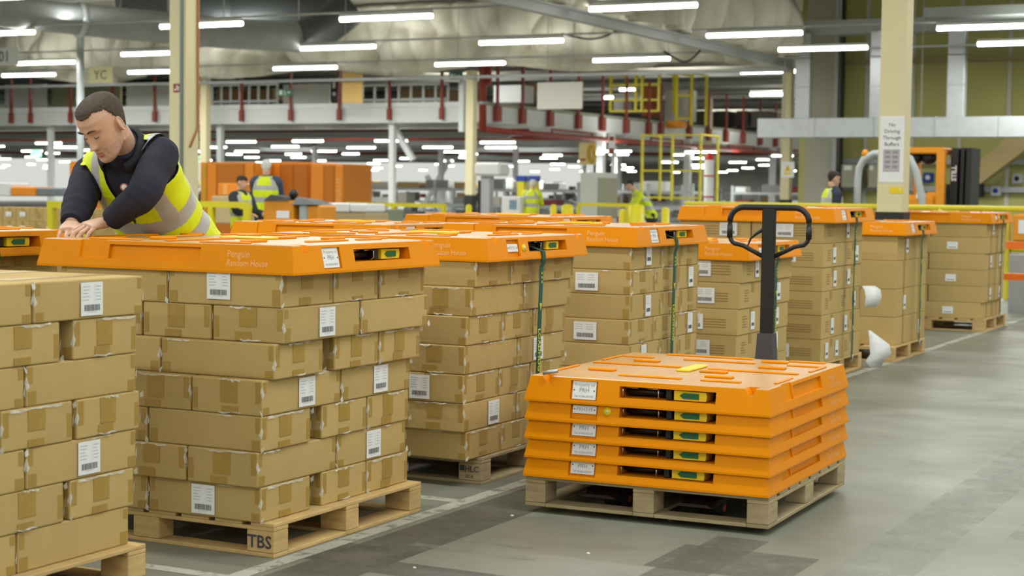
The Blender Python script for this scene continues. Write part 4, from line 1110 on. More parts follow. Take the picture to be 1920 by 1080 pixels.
c2 = on_Y(345, 200, YA); COLL = column('cream square column behind the leaning man', c2.x, YA, pipe=True)
for px, lb in ((385, 'slim cream column beyond the leaning man'), (884, 'cream column beside the red riser pipe'), (1477, 'cream column with the yellow warning sign')):
    c = on_Y(px, 200, YB); column(lb, c.x, YB, 4.62)
c = on_Y(1329, 200, 62); column('far cream column behind the mezzanine posts', c.x, 62, 4.9)
# notice on the column
S0_ = c1.x-WC/2; yf = YA-WC/2-.003
def flat_sign(name, cat, label, x0, x1, z0, z1, y, m, texts=(), extra=None, mats=None):
    o = thing(name, label, cat, ((x0+x1)/2, y, (z0+z1)/2)); w, h = (x1-x0)/2, (z1-z0)/2
    MB().box(-w, w, -.002, .002, -h, h).build('board', m, o)
    if texts:
        mb = MB()
        for (t, sz, dx, dz, bold) in texts: mb.text(t, sz, 0, basis((dx, -.0035, dz), (1, 0, 0), (0, 0, 1)), bold)
        mb.build('lettering', (mats or M_ink), o)
    return o
a = on_Y(1651, 218, yf); b = on_Y(1693, 342, yf)
ns = flat_sign('notice', 'sign', 'tall white notice about driving taped on the cream column', a.x, b.x, b.z, a.z, yf, M_white,
    [('No', .05, 0, .225, .0006), ('Driving', .05, 0, .165, .0006), ('Through', .05, 0, .105, .0006), ('Buffers', .05, 0, .045, .0006)], mats=mat('notice_ink', (120, 120, 122), .7))
mb = MB(); r = random.Random(4)
mb.box(-.078, .078, -.0032, -.0028, -.21, -.0)
for i in range(4):
    for j in range(2): mb.box(-.06+j*.07, -.012+j*.07, -.0036, -.0032, -.04-i*.045, -.015-i*.045, 1)
mb.build('picture_block', [mat('notice_grey', (176, 172, 174), .7), mat('notice_grey_dark', (146, 136, 142), .7)], ns)
a = on_Y(1668, 351, yf); b = on_Y(1693, 362, yf)
tg = thing('tag', 'small yellow tag below the white notice', 'tag', ((a.x+b.x)/2, yf, (a.z+b.z)/2)); w = (b.x-a.x)/2
MB().box(-w, w, -.002, .002, -.03, .026).build('plate', M_yel, tg); MB().text('7', .04, 0, basis((w*.55, -.003, 0), (1, 0, 0), (0, 0, 1))).build('lettering', M_white, tg)
a = on_Y(325.5, 157, YA-WC/2); b = on_Y(339, 173, YA-WC/2)
fs_ = thing('fire_sign', 'small red and white fire call sign on the cream column', 'sign', ((a.x+b.x)/2, YA-WC/2-.003, (a.z+b.z)/2)); w, h = (b.x-a.x)/2, (a.z-b.z)/2
MB().box(-w, w, -.002, .002, -h, h).build('plate', M_red, fs_); k = MB(); k.box(-w*.7, w*.5, -.0035, -.002, -h*.55, -h*.2); k.box(-w*.15, w*.15, -.0035, -.002, -h*.5, h*.6); k.box(w*.3, w*.6, -.0035, -.002, -h*.1, h*.3); k.build('symbol', M_white, fs_)
for px, side, d in ((1476, 0, 0),):
    a = on_Y(1465, 303, YB-.13); b = on_Y(1489, 333, YB-.13); w, h = (b.x-a.x)/2, (a.z-b.z)/2
    ws = thing('warning_sign', 'white warning sign with yellow triangle on a cream column', 'sign', ((a.x+b.x)/2, YB-.13, (a.z+b.z)/2))
    MB().box(-w, w, -.003, .003, -h, h).build('plate', M_white, ws); MB().prism([(-w*.6, -h*.25), (w*.6, -h*.25), (0, h*.65)], 'y', -.006, -.003).build('triangle', M_yel, ws); MB().box(-w*.6, w*.6, -.006, -.003, -h*.65, -h*.4).build('caption_bar', M_yel, ws)
    MB().box(-w*.05, w*.05, -.008, -.006, -h*.1, h*.3).build('mark', M_ink, ws)

# roof and its steel
ROOFZ = 6.6
mb = MB(); mb.box(-90, 40, 16, 170, ROOFZ, ROOFZ+.1); struct('ceiling', mb, M_roof)
for i, y in enumerate([20+5.65*k for k in range(20)]):
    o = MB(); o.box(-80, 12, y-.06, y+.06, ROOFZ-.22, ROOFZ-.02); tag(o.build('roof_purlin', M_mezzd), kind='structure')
# smoke curtains: hanging cloth with folds
def curtain(nm, P0, P1, zb, zt, amp, n, m, sag=.03, seed=1, pl=1.0):
    P0 = Vector(P0); P1 = Vector(P1); d = (P1-P0); L_ = d.length; d.normalize(); nrm = Vector((-d.y, d.x, 0)); r = random.Random(seed); rows = 20; vs = []
    ph = [r.uniform(0, 6) for _ in range(6)]
    for j in range(rows+1):
        u = j/rows
        for i in range(n+1):
            s = L_*i/n
            k = lambda a_: 1-2*abs(math.sin(a_))**.6
            off = amp*(.7*k(s*.85+ph[0]+pl*u+.5*math.sin(2*u+s*.3))+.5*k(s*1.9+ph[1]-pl*1.6*u)+.5*math.sin(s*.6+ph[2]+2*u)+.3*k(s*4.1+ph[3]+pl*u*2))*(.4+.6*math.sin(PI*min(1, .2+u*.8)))
            off += amp*.9*(1-u)*k(u*4+s*.35+ph[4])*(1 if pl > .5 else .2)
            p = P0+d*s+nrm*off; z = zb+(zt-zb)*u
            if j == 0: z += sag*math.sin(s*1.1+ph[5])
            vs.append((p.x, p.y, z))
    fs = [(j*(n+1)+i, j*(n+1)+i+1, (j+1)*(n+1)+i+1, (j+1)*(n+1)+i) for j in range(rows) for i in range(n)]
    mb = MB(); mb.add(vs, fs, 0, True); o = mb.build(nm, m); md = o.modifiers.new('s', 'SOLIDIFY'); md.thickness = .02; return o
cc = on_Y(1477, 120, YB-.35)
XC = cc.x
o = curtain('smoke_curtain', (-48, YB-.3, 0), (XC-.2, YB-.3, 0), 4.58, ROOFZ-.1, .38, 520, M_fab, .12, 2, 1.2); tag(o, 'wide pale fabric smoke curtain hanging across the hall above the mezzanine', 'curtain', 'smoke curtains')
o = curtain('smoke_curtain', (XC, 20.5, 0), (XC, YB-.4, 0), 4.66, ROOFZ-.1, .5, 420, M_fab, .0, 5, .3); tag(o, 'pale fabric smoke curtain gathered above the grey steel beam', 'curtain', 'smoke curtains')
b = MB(); b.box(XC-.08, XC+.08, 19, YB-.2, 4.46, 4.64); b.box(XC-.14, XC+.14, 19, YB-.2, 4.62, 4.66); tag(b.build('roof_beam', M_grey), 'grey steel beam under the gathered smoke curtain', 'beam')
b = MB().box(-48, XC, YB-.36, YB-.24, 4.38, 4.46).build('curtain_rail', M_grey); tag(b, 'grey bottom rail of the wide smoke curtain', 'rail')

# ---------------------------------------------------------------- ceiling lights, row after row on thin trunking
LZ = 4.6
def light_mesh(L_, w=.09, tr=.048):
    k = ('lamp', round(L_, 2), tr)
    if k not in _cm:
        a = MB().bevbox(-L_/2, L_/2, -w/2, w/2, .035, .1, .01).mesh('housing', M_wht); t = MB().tube([(-L_/2+.01, 0, 0), (L_/2-.01, 0, 0)], tr, 12).mesh('tube', M_tube); _cm[k] = (a, t)
    return _cm[k]
def lamp(c, L_, label, group, rz=0, tr=.048):
    o = thing('ceiling_light', label, 'light', c, rz, group); a, t = light_mesh(L_, .09, tr); child('housing', a, o); child('tube', t, o); return o
rows = {}
tubes = [((3, 73), (131, 69)), ((33, 119), (136, 116)), ((48, 146), (144, 143)), ((288, 110), (410, 104)), ((276, 140), (381, 136)), ((342, 56), (475, 47)), ((658, 41), (821, 30)), ((594, 96), (728, 90)), ((534, 132), (647, 127)), ((903, 82), (1052, 74)), ((814, 121), (938, 116)), ((1100, 15), (1289, 5)), ((1105, 112), (1242, 107)), ((1312, 64), (1484, 55)), ((1466, 93), (1620, 89)), ((1743, 46), (1935, 36)), ((1852, 83), (2000, 77)), ((-70, 12), (132, 1)), ((1416, 136), (1500, 132))]
names = ['tube light just under the grey duct at the frame edge', 'tube light beside the R01 sign, upper of two', 'tube light lowest below the R01 sign', 'tube light passing behind the cream column, upper', 'tube light passing behind the cream column, lower', 'tube light before the round duct beside the cream column', 'long tube light over the empty middle of the hall', 'tube light below the end of the round duct', 'tube light above the tan hanging board', 'tube light crossing the red riser pipe', 'tube light above the cream column top', 'large tube light before the gathered curtain', 'tube light hung on the wide smoke curtain by a looped cable', 'tube light across the steel beam of the gathered curtain', 'tube light before the bright ducts', 'biggest tube light before the olive wall', 'tube light high on the olive wall at the frame edge', 'largest tube light cut by the top frame edge', 'short-looking tube light by the warning sign column, upper']
LROW = (28.45, 34.1, 39.6)
for (a, b_), nm in zip(tubes, names):
    A = on_z(*a, LZ); B = on_z(*b_, LZ); L_ = 2.1; c = (A+B)/2
    y = min(LROW+(23.0,), key=lambda v: abs(v-c.y)); 
    lamp((c.x, y if abs(y-c.y) < 1.3 else c.y, LZ), L_, 'white '+nm, 'lit tube lights under the roof')
for y in LROW:
    t_ = MB().cyl((-60, y, LZ+.13), (8, y, LZ+.13), .022, 8).build('light_trunking', M_grey); tag(t_, f'thin grey trunking carrying the {["nearest", "middle", "farthest"][LROW.index(y)]} row of tube lights', 'trunking', 'trunking above the tube lights')
    for x in range(-58, 8, 6):
        MB().cyl((x, y, LZ+.13), (x, y, ROOFZ), .008, 6).build('hanger', M_grey, t_)
a = on_Y(1416, 177, 47); b = on_Y(1470, 174, 47)
lamp(((a.x+b.x)/2, 47, a.z), b.x-a.x+.3, 'white short-looking tube light by the warning sign column, lower', 'lit tube lights under the roof')
for (x0, y0, x1, y1, nm) in ((1162, 168, 1190, 167, 'small lit tube above the yellow gate'), (1132, 183, 1148, 182, 'small lit tube beside the yellow gate')):
    A = on_Y(x0, y0, 58); B = on_Y(x1, y1, 58); lamp(((A.x+B.x)/2, 58, A.z), max(.4, B.x-A.x), nm, 'lit tubes over the mezzanine')

# ---------------------------------------------------------------- round ducts
d1 = thing('round_duct', 'large dull round spiral duct under the roof', 'duct', (0, 0, 0))
def ringed(pts, r, n=28, m=0, step=.22):
    mb = MB(); pts = [Vector(p) for p in pts]; path = [pts[0]]
    for i in range(len(pts)-1):
        L_ = (pts[i+1]-pts[i]).length; k = max(2, int(L_/step))
        for j in range(1, k+1): path.append(lerp(pts[i], pts[i+1], j/k))
    rr = []
    pp = []
    for i, p in enumerate(path):
        pp.append(p); rr.append(r)
        if i < len(path)-1:
            q_ = lerp(p, path[i+1], .5); pp.append(q_); rr.append(r*1.018)
    mb.tube(pp, rr, n, m); return mb
P0, P1, P2, P3 = at_d(-60, 14, 36.5), at_d(150, 37, 38), at_d(420, 62, 40), at_d(560, 70, 41)
ringed([P0, P1], .34).build('duct_run', M_duct, d1)
ringed([P1, P2, P3], .36).build('duct_run', M_duct, d1)
mb = MB(); dd = (P1-P0).normalized(); mb.tube([P1-dd*.06, P1+dd*.06], .39, 28); mb.build('joint_collar', M_foil, d1)
E1, E2, E3 = P3, at_d(610, 52, 41.2), at_d(655, 14, 41.4)
mb = MB(); mb.tube([E1, lerp(E1, E2, .5), E2, lerp(E2, E3, .5), E3], [.36, .4, .43, .45, .45], 24); mb.build('elbow', mat('dark_duct', (82, 86, 86), .5, .3), d1)
for q_ in (P0, P1, lerp(P1, P2, .6), P2, P3): MB().cyl(q_, (q_.x, q_.y, ROOFZ), .012, 6).build('hanger', M_grey, d1)
d2 = thing('round_duct', 'second dark round duct higher under the roof', 'duct', (0, 0, 0))
ringed([at_d(230, -14, 41), at_d(420, 16, 42.5), at_d(640, 26, 43.5)], .5).build('duct_run', mat('dark_duct', (82, 86, 86)), d2)

# ---------------------------------------------------------------- mezzanine
YM = 43.4
mc = on_Y(905, 190, YM); XM = mc.x; ZT = mc.z; ZB = on_Y(905, 229, YM).z
mz = thing('mezzanine', 'grey steel mezzanine deck edge with white upstand', 'mezzanine', (0, 0, 0)); mz['kind'] = 'structure'
MB().box(-85, XM, YM, YM+.12, ZB, ZT-.14).build('fascia_beam', M_mezzg, mz)
MB().box(-85, XM, YM-.04, YM+.14, ZT-.14, ZT).build('upstand', M_wht, mz)
MB().box(XM-.12, XM, YM, 130, ZB, ZT-.1).build('fascia_beam', M_mezzg, mz)
MB().box(XM-.14, XM+.03, YM, 130, ZT-.1, ZT).build('upstand', mat('mezz_olive_edge', (150, 150, 132), .6), mz)
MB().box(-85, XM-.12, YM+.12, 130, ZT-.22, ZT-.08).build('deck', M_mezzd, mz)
for k in range(9): MB().box(-85, XM-.12, YM+5+k*7, YM+5.2+k*7, ZB+.05, ZT-.22).build('cross_beam', M_mezzg, mz)
# red posts clamped on the edge
frontpx = [22, 58, 133, 212, 291, 454, 546, 637, 731, 829]
for i, px in enumerate(frontpx):
    p = on_Y(px, 190, YM-.08); o = thing('guard_post', f'red guard post on the front mezzanine edge, {ORD[i]} from the R01 sign side', 'post', (p.x, YM-.1, 0), 0, 'red mezzanine posts, front edge')
    MB().box(-.03, .03, -.05, .04, ZT-.35, ZT+1.0).build('upright', M_red, o); MB().box(-.06, .06, -.07, .05, ZB+.08, ZB+.42).build('foot_plate', M_red, o)
sidepx = [931, 978, 1030, 1083, 1128, 1173, 1215, 1238, 1291, 1327, 1360, 1392, 1424, 1453]
for i, px in enumerate(sidepx):
    p = on_X(px, 200+(px-905)*.118, XM+.05); o = thing('guard_post', f'red guard post on the receding mezzanine edge, {ORD[i] if i < 12 else ["thirteenth", "fourteenth"][i-12]} from the red riser pipe', 'post', (XM+.08, p.y, 0), 0, 'red mezzanine posts, receding edge')
    MB().box(-.03, .03, -.05, .05, ZT-.3, ZT+1.35).build('upright', M_red, o); MB().box(-.06, .08, -.14, .14, ZB+.05, ZB+.5).build('foot_plate', M_red, o)
# riser pipe and sprinkler mains
YP = YM-.5
pp = lambda x, y, Y=YP: on_Y(x, y, Y)
rp = thing('riser_pipe', 'red fire main rising beside the cream column and turning along the roof', 'pipe', (0, 0, 0))
MB().tube([pp(905, 246), pp(905, 44), pp(910, 37), pp(1100, 24)], .11, 14).build('pipe_run', M_red, rp); MB().cyl(pp(905, 190), pp(905, 196), .15, 14).build('coupling', M_steel, rp); MB().box(*sorted((pp(905, 0).x-.02, pp(921, 0).x)), YP, YP+.1, pp(0, 177).z, pp(0, 146).z).build('valve_box', M_red, rp)
sm = thing('sprinkler_main', 'long red sprinkler main below the mezzanine edge', 'pipe', (0, 0, 0))
MB().tube([Vector((XM+.3, YP, 3.0)), Vector((XM+.3, YM+2, 2.98)), Vector((XM+.3, 125, 2.98))], .09, 10).build('pipe_run', M_red, sm)
for k in range(6): y = YM+4+k*8; MB().tube([(XM+.3, y, 3.0), (XM+.3, y, 3.16), (XM+.3, y+3, 3.16), (XM+.3, y+3, 3.02)], .035, 8).build('branch', M_red, sm)
s2 = thing('sprinkler_main', 'faint red sprinkler lines under the mezzanine deck', 'pipe', (0, 0, 0))
for k in range(5): MB().cyl((-80, YM+4+k*6, ZB-.1-.03*k), (XM-.5, YM+4+k*6, ZB-.1-.03*k), .07, 8).build('pipe_run', M_red, s2)
# posts carrying the mezzanine
for i, (px, Y) in enumerate(((92, YM+.3), (182, YM+.3), (410, YM+.3), (733, YM+.2), (588, 56), (825, 58), (965, 62), (1096, 60), (1150, 62), (1160, 70))):
    p = on_Y(px, 300, Y); o = MB().box(p.x-.085, p.x+.085, Y, Y+.17, 0, ZB+.05).build('mezzanine_post', M_wht); tag(o, kind='structure')
for i, (y, px) in enumerate(((52, 0), (60, 0), (70, 0), (82, 0), (96, 0))):
    o = MB().box(XM-.26, XM-.02, y, y+.24, 0, ZB+.05).build('mezzanine_post', M_wht); tag(o, kind='structure')
br = [((738, 238), (775, 300), YM+.5), ((800, 330), (842, 395), 58), ((842, 300), (790, 395), 58.4)]
for i, (a, b_, Y) in enumerate(br):
    o = MB().bar(on_Y(*a, Y), on_Y(*b_, Y), .16, .16).build('diagonal_brace', M_wht); tag(o, ['white diagonal brace under the deck beam', 'white cross brace falling toward the yellow rail', 'white cross brace rising behind the yellow rail'][i], 'brace')
pb = thing('round_post', 'grey pipe post rising behind the head of the leaning man', 'post', (0, 0, 0)); a = on_Y(151, 300, 36)
MB().cyl((a.x, 36, 0), (a.x, 36, on_Y(151, 66, 36).z), .1, 14).build('tube', mat('pale_grey_paint', (176, 182, 182), .5), pb)
wp = on_Y(867, 150, YM-.15); wq = on_Y(867, 247, YM-.15)
o = MB().box(wp.x-.08, wp.x+.08, YM-.22, YM-.08, wq.z, wp.z).build('cover_strip', M_wht); tag(o, 'white cover strip beside the cream column at the mezzanine corner', 'strip')
for i, pts_ in enumerate((((1053, 63), (1078, 69), (1105, 73), (1132, 69), (1156, 57)), ((1244, 96), (1262, 107), (1283, 116), (1300, 108), (1316, 90)))):
    ps = [at_d(x, y, 40.5) for x, y in pts_]; path = refine([(p,) for p in ps], 5)
    o = MB().tube([p[0] for p in path], .022, 8).build('looped_cable', M_dark); tag(o, ['dark cable looping from the tube light to the steel beam, upper', 'dark cable looping from the tube light to the steel beam, lower'][i], 'cable')
# things standing on the deck and behind its edge
def deckbox(name, cat, label, x0, y0, x1, y1, Y, m, dep=.6, group=None):
    a = on_Y(x0, y0, Y); b = on_Y(x1, y1, Y); o = thing(name, label, cat, ((a.x+b.x)/2, Y, b.z), 0, group); w = (b.x-a.x)/2; h = a.z-b.z
    MB().bevbox(-w, w, 0, dep, 0, h, .02).build('body', m, o); return o, w, h
M_panel = mat('panel_white', (216, 216, 206), .6)
for i, (x0, x1) in enumerate(((8, 86), (236, 318), (530, 618))):
    o, w, h = deckbox('partition_panel', 'panel', ['pale partition panel on the mezzanine below the R01 sign', 'pale partition panel on the mezzanine behind the man', 'pale partition panel on the mezzanine before the tan board'][i], x0, 158, x1, 201, YM+1.2, M_panel, .1, 'pale panels on the mezzanine')
o, w, h = deckbox('partition_panel', 'panel', 'olive partition panel on the mezzanine above the man', 96, 160, 226, 202, YM+1.4, mat('olive_panel', (146, 146, 108), .6), .1)
o, w, h = deckbox('control_box', 'box', 'dark control box with white gauge on the mezzanine', 619, 150, 634, 190, YM+.9, M_black, .3)
MB().cyl((0, -.01, h*.35), (0, .01, h*.35), w*.4, 14).build('gauge', M_white, o); MB().box(-w*.35, w*.35, -.01, 0, h*.62, h*.9).build('display', M_white, o)
for i, (x0, x1) in enumerate(((405, 450), (462, 512), (752, 800), (803, 840))):
    o, w, h = deckbox('cage_load', 'crate', ['brown load behind the white rail, beside the slim cream column', 'brown load behind the white rail, beside the small exit sign', 'brown load behind the white rail, after the tan board', 'brown load behind the white rail, by the far exit sign'][i], x0, 166, x1, 188, YM+1.6, M_brownpanel, .8, 'brown loads on the mezzanine')
for i, (x0, x1) in enumerate(((398, 520), (680, 840))):
    A = on_Y(x0, 160, YM+.6); B = on_Y(x1, 190, YM+.6); o = thing('guard_rail', ['white tube guard rail on the mezzanine beside the slim column', 'white tube guard rail on the mezzanine after the tan board'][i], 'rail', (A.x, YM+.6, ZT), 0, 'white guard rails on the mezzanine'); W = B.x-A.x; hh = A.z-ZT
    MB().cyl((0, 0, hh), (W, 0, hh), .045, 8).build('top_rail', M_wht, o); MB().cyl((0, 0, hh*.2), (W, 0, hh*.2), .045, 8).build('lower_rail', M_wht, o)
    for k in range(8): MB().cyl((W*k/7, 0, 0), (W*k/7, 0, hh), .04, 8).build('baluster', M_wht, o)
b = on_Y(642, 136, YM-1.2); c = on_Y(680, 193, YM-1.2)
o = thing('hanging_board', 'tan blank board hung before the mezzanine edge', 'board', ((b.x+c.x)/2, YM-1.2, (b.z+c.z)/2)); MB().bevbox(-(c.x-b.x)/2, (c.x-b.x)/2, -.02, .02, -(b.z-c.z)/2, (b.z-c.z)/2, .005).build('board', mat('tan_board', (216, 176, 104), .6), o)
for s in (-1, 1): MB().cyl((s*.3, 0, (b.z-c.z)/2), (s*.3, 0, ROOFZ-(b.z+c.z)/2), .01, 6).build('hanger', M_grey, o)
b = on_Y(1008, 155, 38); c = on_Y(1092, 204, 38)
o = thing('hanging_board', 'large white blank board hung in front of the receding mezzanine', 'board', ((b.x+c.x)/2, 38, (b.z+c.z)/2)); MB().bevbox(-(c.x-b.x)/2, (c.x-b.x)/2, -.02, .02, -(b.z-c.z)/2, (b.z-c.z)/2, .005).build('board', mat('pale_board', (214, 212, 202), .6), o)
for s in (-1, 1): MB().cyl((s*.35, 0, (b.z-c.z)/2), (s*.35, 0, ROOFZ-(b.z+c.z)/2), .01, 6).build('hanger', M_grey, o)
def hung_sign(label, px0, py0, px1, py1, Y, txt, m, tm, sz):
    b = on_Y(px0, py0, Y); c = on_Y(px1, py1, Y); o = thing('hanging_sign', label, 'sign', ((b.x+c.x)/2, Y, (b.z+c.z)/2)); w, h = (c.x-b.x)/2, (b.z-c.z)/2
    MB().bevbox(-w, w, -.015, .015, -h, h, .004).build('board', m, o); MB().text(txt, h*2*sz, 0, basis((0, -.018, -h*.05), (1, 0, 0), (0, 0, 1)), .004).build('lettering', tm, o)
    for s in (-1, 1): MB().cyl((s*w*.8, 0, h), (s*w*.8, 0, ROOFZ-(b.z+c.z)/2), .01, 6).build('hanger', M_grey, o)
hung_sign('white hanging sign reading R01 at the frame edge', -30, 91, 35, 122, 33.5, 'R01', M_white, mat('sign_grey_ink', (96, 98, 102), .7), .85)
hung_sign('cream hanging sign reading YC above the man', 167, 126, 211, 155, 38, 'YC', mat('cream_sign', (214, 208, 160), .6), mat('sign_olive_ink', (110, 108, 80), .7), .8)
M_exit = mat('exit_green', (54, 120, 82), .5)
def exit_sign(label, x0, y0, x1, y1, Y, lit=False):
    b = on_Y(x0, y0, Y); c = on_Y(x1, y1, Y); o = thing('exit_sign', label, 'sign', ((b.x+c.x)/2, Y, (b.z+c.z)/2)); w, h = (c.x-b.x)/2, (b.z-c.z)/2
    MB().bevbox(-w, w, -.03, .03, -h, h, .005).build('box', mat('lit_exit', (150, 236, 190), .5, emit=2.2) if lit else M_exit, o)
    k = MB(); k.box(-w*.75, -w*.3, -.034, -.03, -h*.6, h*.6); k.ball((w*.0, -.033, h*.4), (h*.2, .004, h*.2), 8, 6); k.bar((0, -.033, h*.2), (w*.05, -.033, -h*.2), h*.3, .004, up=(0, 1, 0)); k.bar((w*.05, -.033, -h*.2), (-w*.1, -.033, -h*.7), h*.2, .004, up=(0, 1, 0)); k.bar((w*.05, -.033, -h*.2), (w*.2, -.033, -h*.7), h*.2, .004, up=(0, 1, 0)); k.prism([(w*.4, h*.4), (w*.8, 0), (w*.4, -h*.4)], 'y', -.034, -.03)
    k.build('symbol', M_white, o)
exit_sign('green exit sign on the mezzanine edge, left of the pale panel', 521, 167, 549, 180, YM-.3)
exit_sign('green exit sign above the cream column', 843, 136, 867, 149, YM-.6)
exit_sign('small lit green exit sign below the mezzanine behind the man', 59, 281, 77, 294, 52, True)
exit_sign('small lit green lamp beside the slim cream column', 371, 293, 379, 304, 52, True)

# upper deck behind the receding edge: dark void with yellow gate frames
def frame(label, x0, y0, x1, y1, Y, cols, rws, w=.11, dep=1.2, name='guard_gate'):
    a = on_Y(x0, y0, Y); b = on_Y(x1, y1, Y); o = thing(name, label, 'frame', (a.x, Y, b.z)); W = b.x-a.x; H_ = a.z-b.z
    for u in cols: MB().box(W*u-w/2, W*u+w/2, -w/2, w/2, 0, H_).build('upright', M_ypaint, o)
    for u in (cols[0], cols[-1]): MB().box(W*u-w/2, W*u+w/2, dep-w/2, dep+w/2, 0, H_).build('upright', M_ypaint, o)
    for v in rws: MB().box(0, W, -w*.4, w*.4, H_*v-w*.4, H_*v+w*.4).build('cross_bar', M_ypaint, o)
    for u in (cols[0], cols[-1]): MB().box(W*u-w*.4, W*u+w*.4, 0, dep, H_-w*.8, H_).build('side_bar', M_ypaint, o)
    return o
frame('tall yellow gate frame on the mezzanine, with four bars', 1146, 136, 1240, 210, 60, (0, .5, .62, .95), (.03, .3, .68, .95), .1, 1.5)
frame('narrow yellow gate frame on the mezzanine edge', 1270, 136, 1296, 232, 58, (0, 1), (.1, .55, .98), .09, 1.5)
frame('yellow cage frame standing on the floor below the mezzanine', 1205, 251, 1312, 378, 46, (0, .52, 1), (.05, .45, .98), .065, 1.4, 'guard_cage')
o, w, h = deckbox('yellow_box', 'box', 'yellow box under the narrow gate frame', 1248, 227, 1281, 240, 57.5, M_oranged, .4)
o, w, h = deckbox('machine', 'machine', 'orange lift machine behind the yellow gate', 1203, 162, 1222, 218, 60.5, mat('rust_orange', (170, 84, 30), .6), .8)
o, w, h = deckbox('film_bale', 'bale', 'white wrapped bale on the mezzanine by the red riser', 925, 160, 978, 192, YM+6, M_white, .9, 'white bales on the mezzanine')
o, w, h = deckbox('film_bale', 'bale', 'white wrapped bale behind the narrow yellow gate', 1246, 168, 1290, 228, 62, M_white, .9, 'white bales on the mezzanine')
o, w, h = deckbox('pallet_rack', 'rack', 'brown pallet stack on the mezzanine behind the white board', 985, 156, 1010, 190, YM+8, M_brownpanel, 1)
o, w, h = deckbox('film_bale', 'bale', 'pale bale on the deck behind the tall yellow gate', 1150, 190, 1168, 210, 61, M_white, .9, 'white bales on the mezzanine')
mb = MB(); mb.box(-60, 10, 132, 132.3, 0, ROOFZ); struct('wall_back', mb, mat('far_wall', (150, 150, 144), .7))
db = MB()
for k in range(4): pass
for i, (x0, x1) in enumerate(((1300, 1330), (1340, 1365), (1380, 1400), (1408, 1440))):
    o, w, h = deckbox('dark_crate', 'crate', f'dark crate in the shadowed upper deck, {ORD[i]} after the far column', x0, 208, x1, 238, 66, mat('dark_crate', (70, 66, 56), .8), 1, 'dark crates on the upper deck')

# ---------------------------------------------------------------- low hall beyond: rows of tubes, racks
LZ2 = ZB-.42
seen = 0; r = random.Random(11)
rowsY = [48, 54, 60, 66, 73, 81, 90, 100, 111, 122]
for j, y in enumerate(rowsY):
    n = 0
    x = -8*1.0-y*.02
    tz = LZ2
    step = 3.3+.02*(y-49)
    xs = []
    x = XM+8 if False else XM-1.0-r.uniform(0, 2)
    if j >= 2: x = XM+3+ (y-58)*.22
    while True:
        p = (x-0, y)
        d = Vector((x, y, 0)); cf = d.dot(Vector((CF.x, CF.y, 0)))
        px = 960+FPX*d.dot(Vector((CR.x, CR.y, 0)))/cf
        if px < -40: break
        if px < 1560 and r.random() > .1:
            n += 1; xs.append(x)
        x -= step*r.uniform(.75, 1.25)
    for i, x in enumerate(xs):
        lamp((x, y, tz+r.uniform(-.03, .03)), 1.25 if j < 3 else .9 if j < 7 else .75, f'distant tube light under the mezzanine, row {j+1} from the front, number {i+1} from the aisle', 'tube lights under the mezzanine', 0, .026)
# racks
def rack(label, x0, Y, W, H_, lv, bays, seed, m=M_steel):
    o = thing('storage_rack', label, 'rack', (x0, Y, 0), 0, 'storage racks below the mezzanine'); r = random.Random(seed)
    for k in range(bays+1):
        MB().box(W*k/bays-.05, W*k/bays+.05, -.05, .05, 0, H_).build('upright', M_grey, o)
    for v in range(lv):
        z = H_*(v+.35)/lv; MB().box(0, W, -.04, .9, z, z+.09).build('shelf', M_grey, o)
    return o, r
M_load = [mat('load_white', (220, 220, 216), .7), mat('load_card', (170, 140, 96), .8), mat('load_grey', (130, 132, 130), .7), M_maroon, mat('load_pale', (196, 190, 176), .7)]
rk = [(-41, 49.5, 9), (-31, 49.5, 8), (-22.5, 50.5, 3), (-47, 62, 12), (-34, 61, 10), (-23, 64, 9), (-56, 80, 14), (-40, 78, 12), (-26, 76, 12), (-12.8, 58, 3.2), (-13.5, 70, 6), (-50, 98, 14), (-34, 96, 14), (-18, 94, 14)]
ci = 0
for i, (x, Y, W) in enumerate(rk):
    o, r_ = rack(f'grey storage rack below the mezzanine, {["front run", "second run", "third run", "back run"][0 if Y < 55 else 1 if Y < 68 else 2 if Y < 85 else 3]}, bay block {i+1}', x, Y, W, 1.55, 3, max(2, int(W/2.4)), i)
    n = int(W/1.1)
    for v in range(3):
        z = 1.55*(v+.35)/3+.09
        for k in range(n):
            if r_.random() < .3: continue
            w = r_.uniform(.35, .9); h = r_.uniform(.18, .38); mm = M_load[r_.choice((0, 0, 1, 2, 2, 4, 3) if W > 3.3 else (3, 3, 0, 1))]
            ci += 1
            if ci > 210: continue
            c = MB().bevbox(0, w, 0, .6, 0, h, .015).build('tote', mm); c.location = (x+.1+k*1.1, Y, z)
            tag(c, f'{["", ""][0]}stored tote on rack block {i+1}, {["lower", "middle", "upper"][v]} shelf, place {k+1}', 'tote', 'totes on the far racks')
# dark clutter beams under the deck
for k in range(6):
    o = MB().box(-80, XM-1, 47+k*9, 47.25+k*9, ZB-.32, ZB-.12).build('service_tray', mat('tray_grey', (150, 152, 150), .5, .4)); tag(o, f'grey service tray under the mezzanine, {ORD[k]} from the front edge', 'tray', 'service trays under the mezzanine')
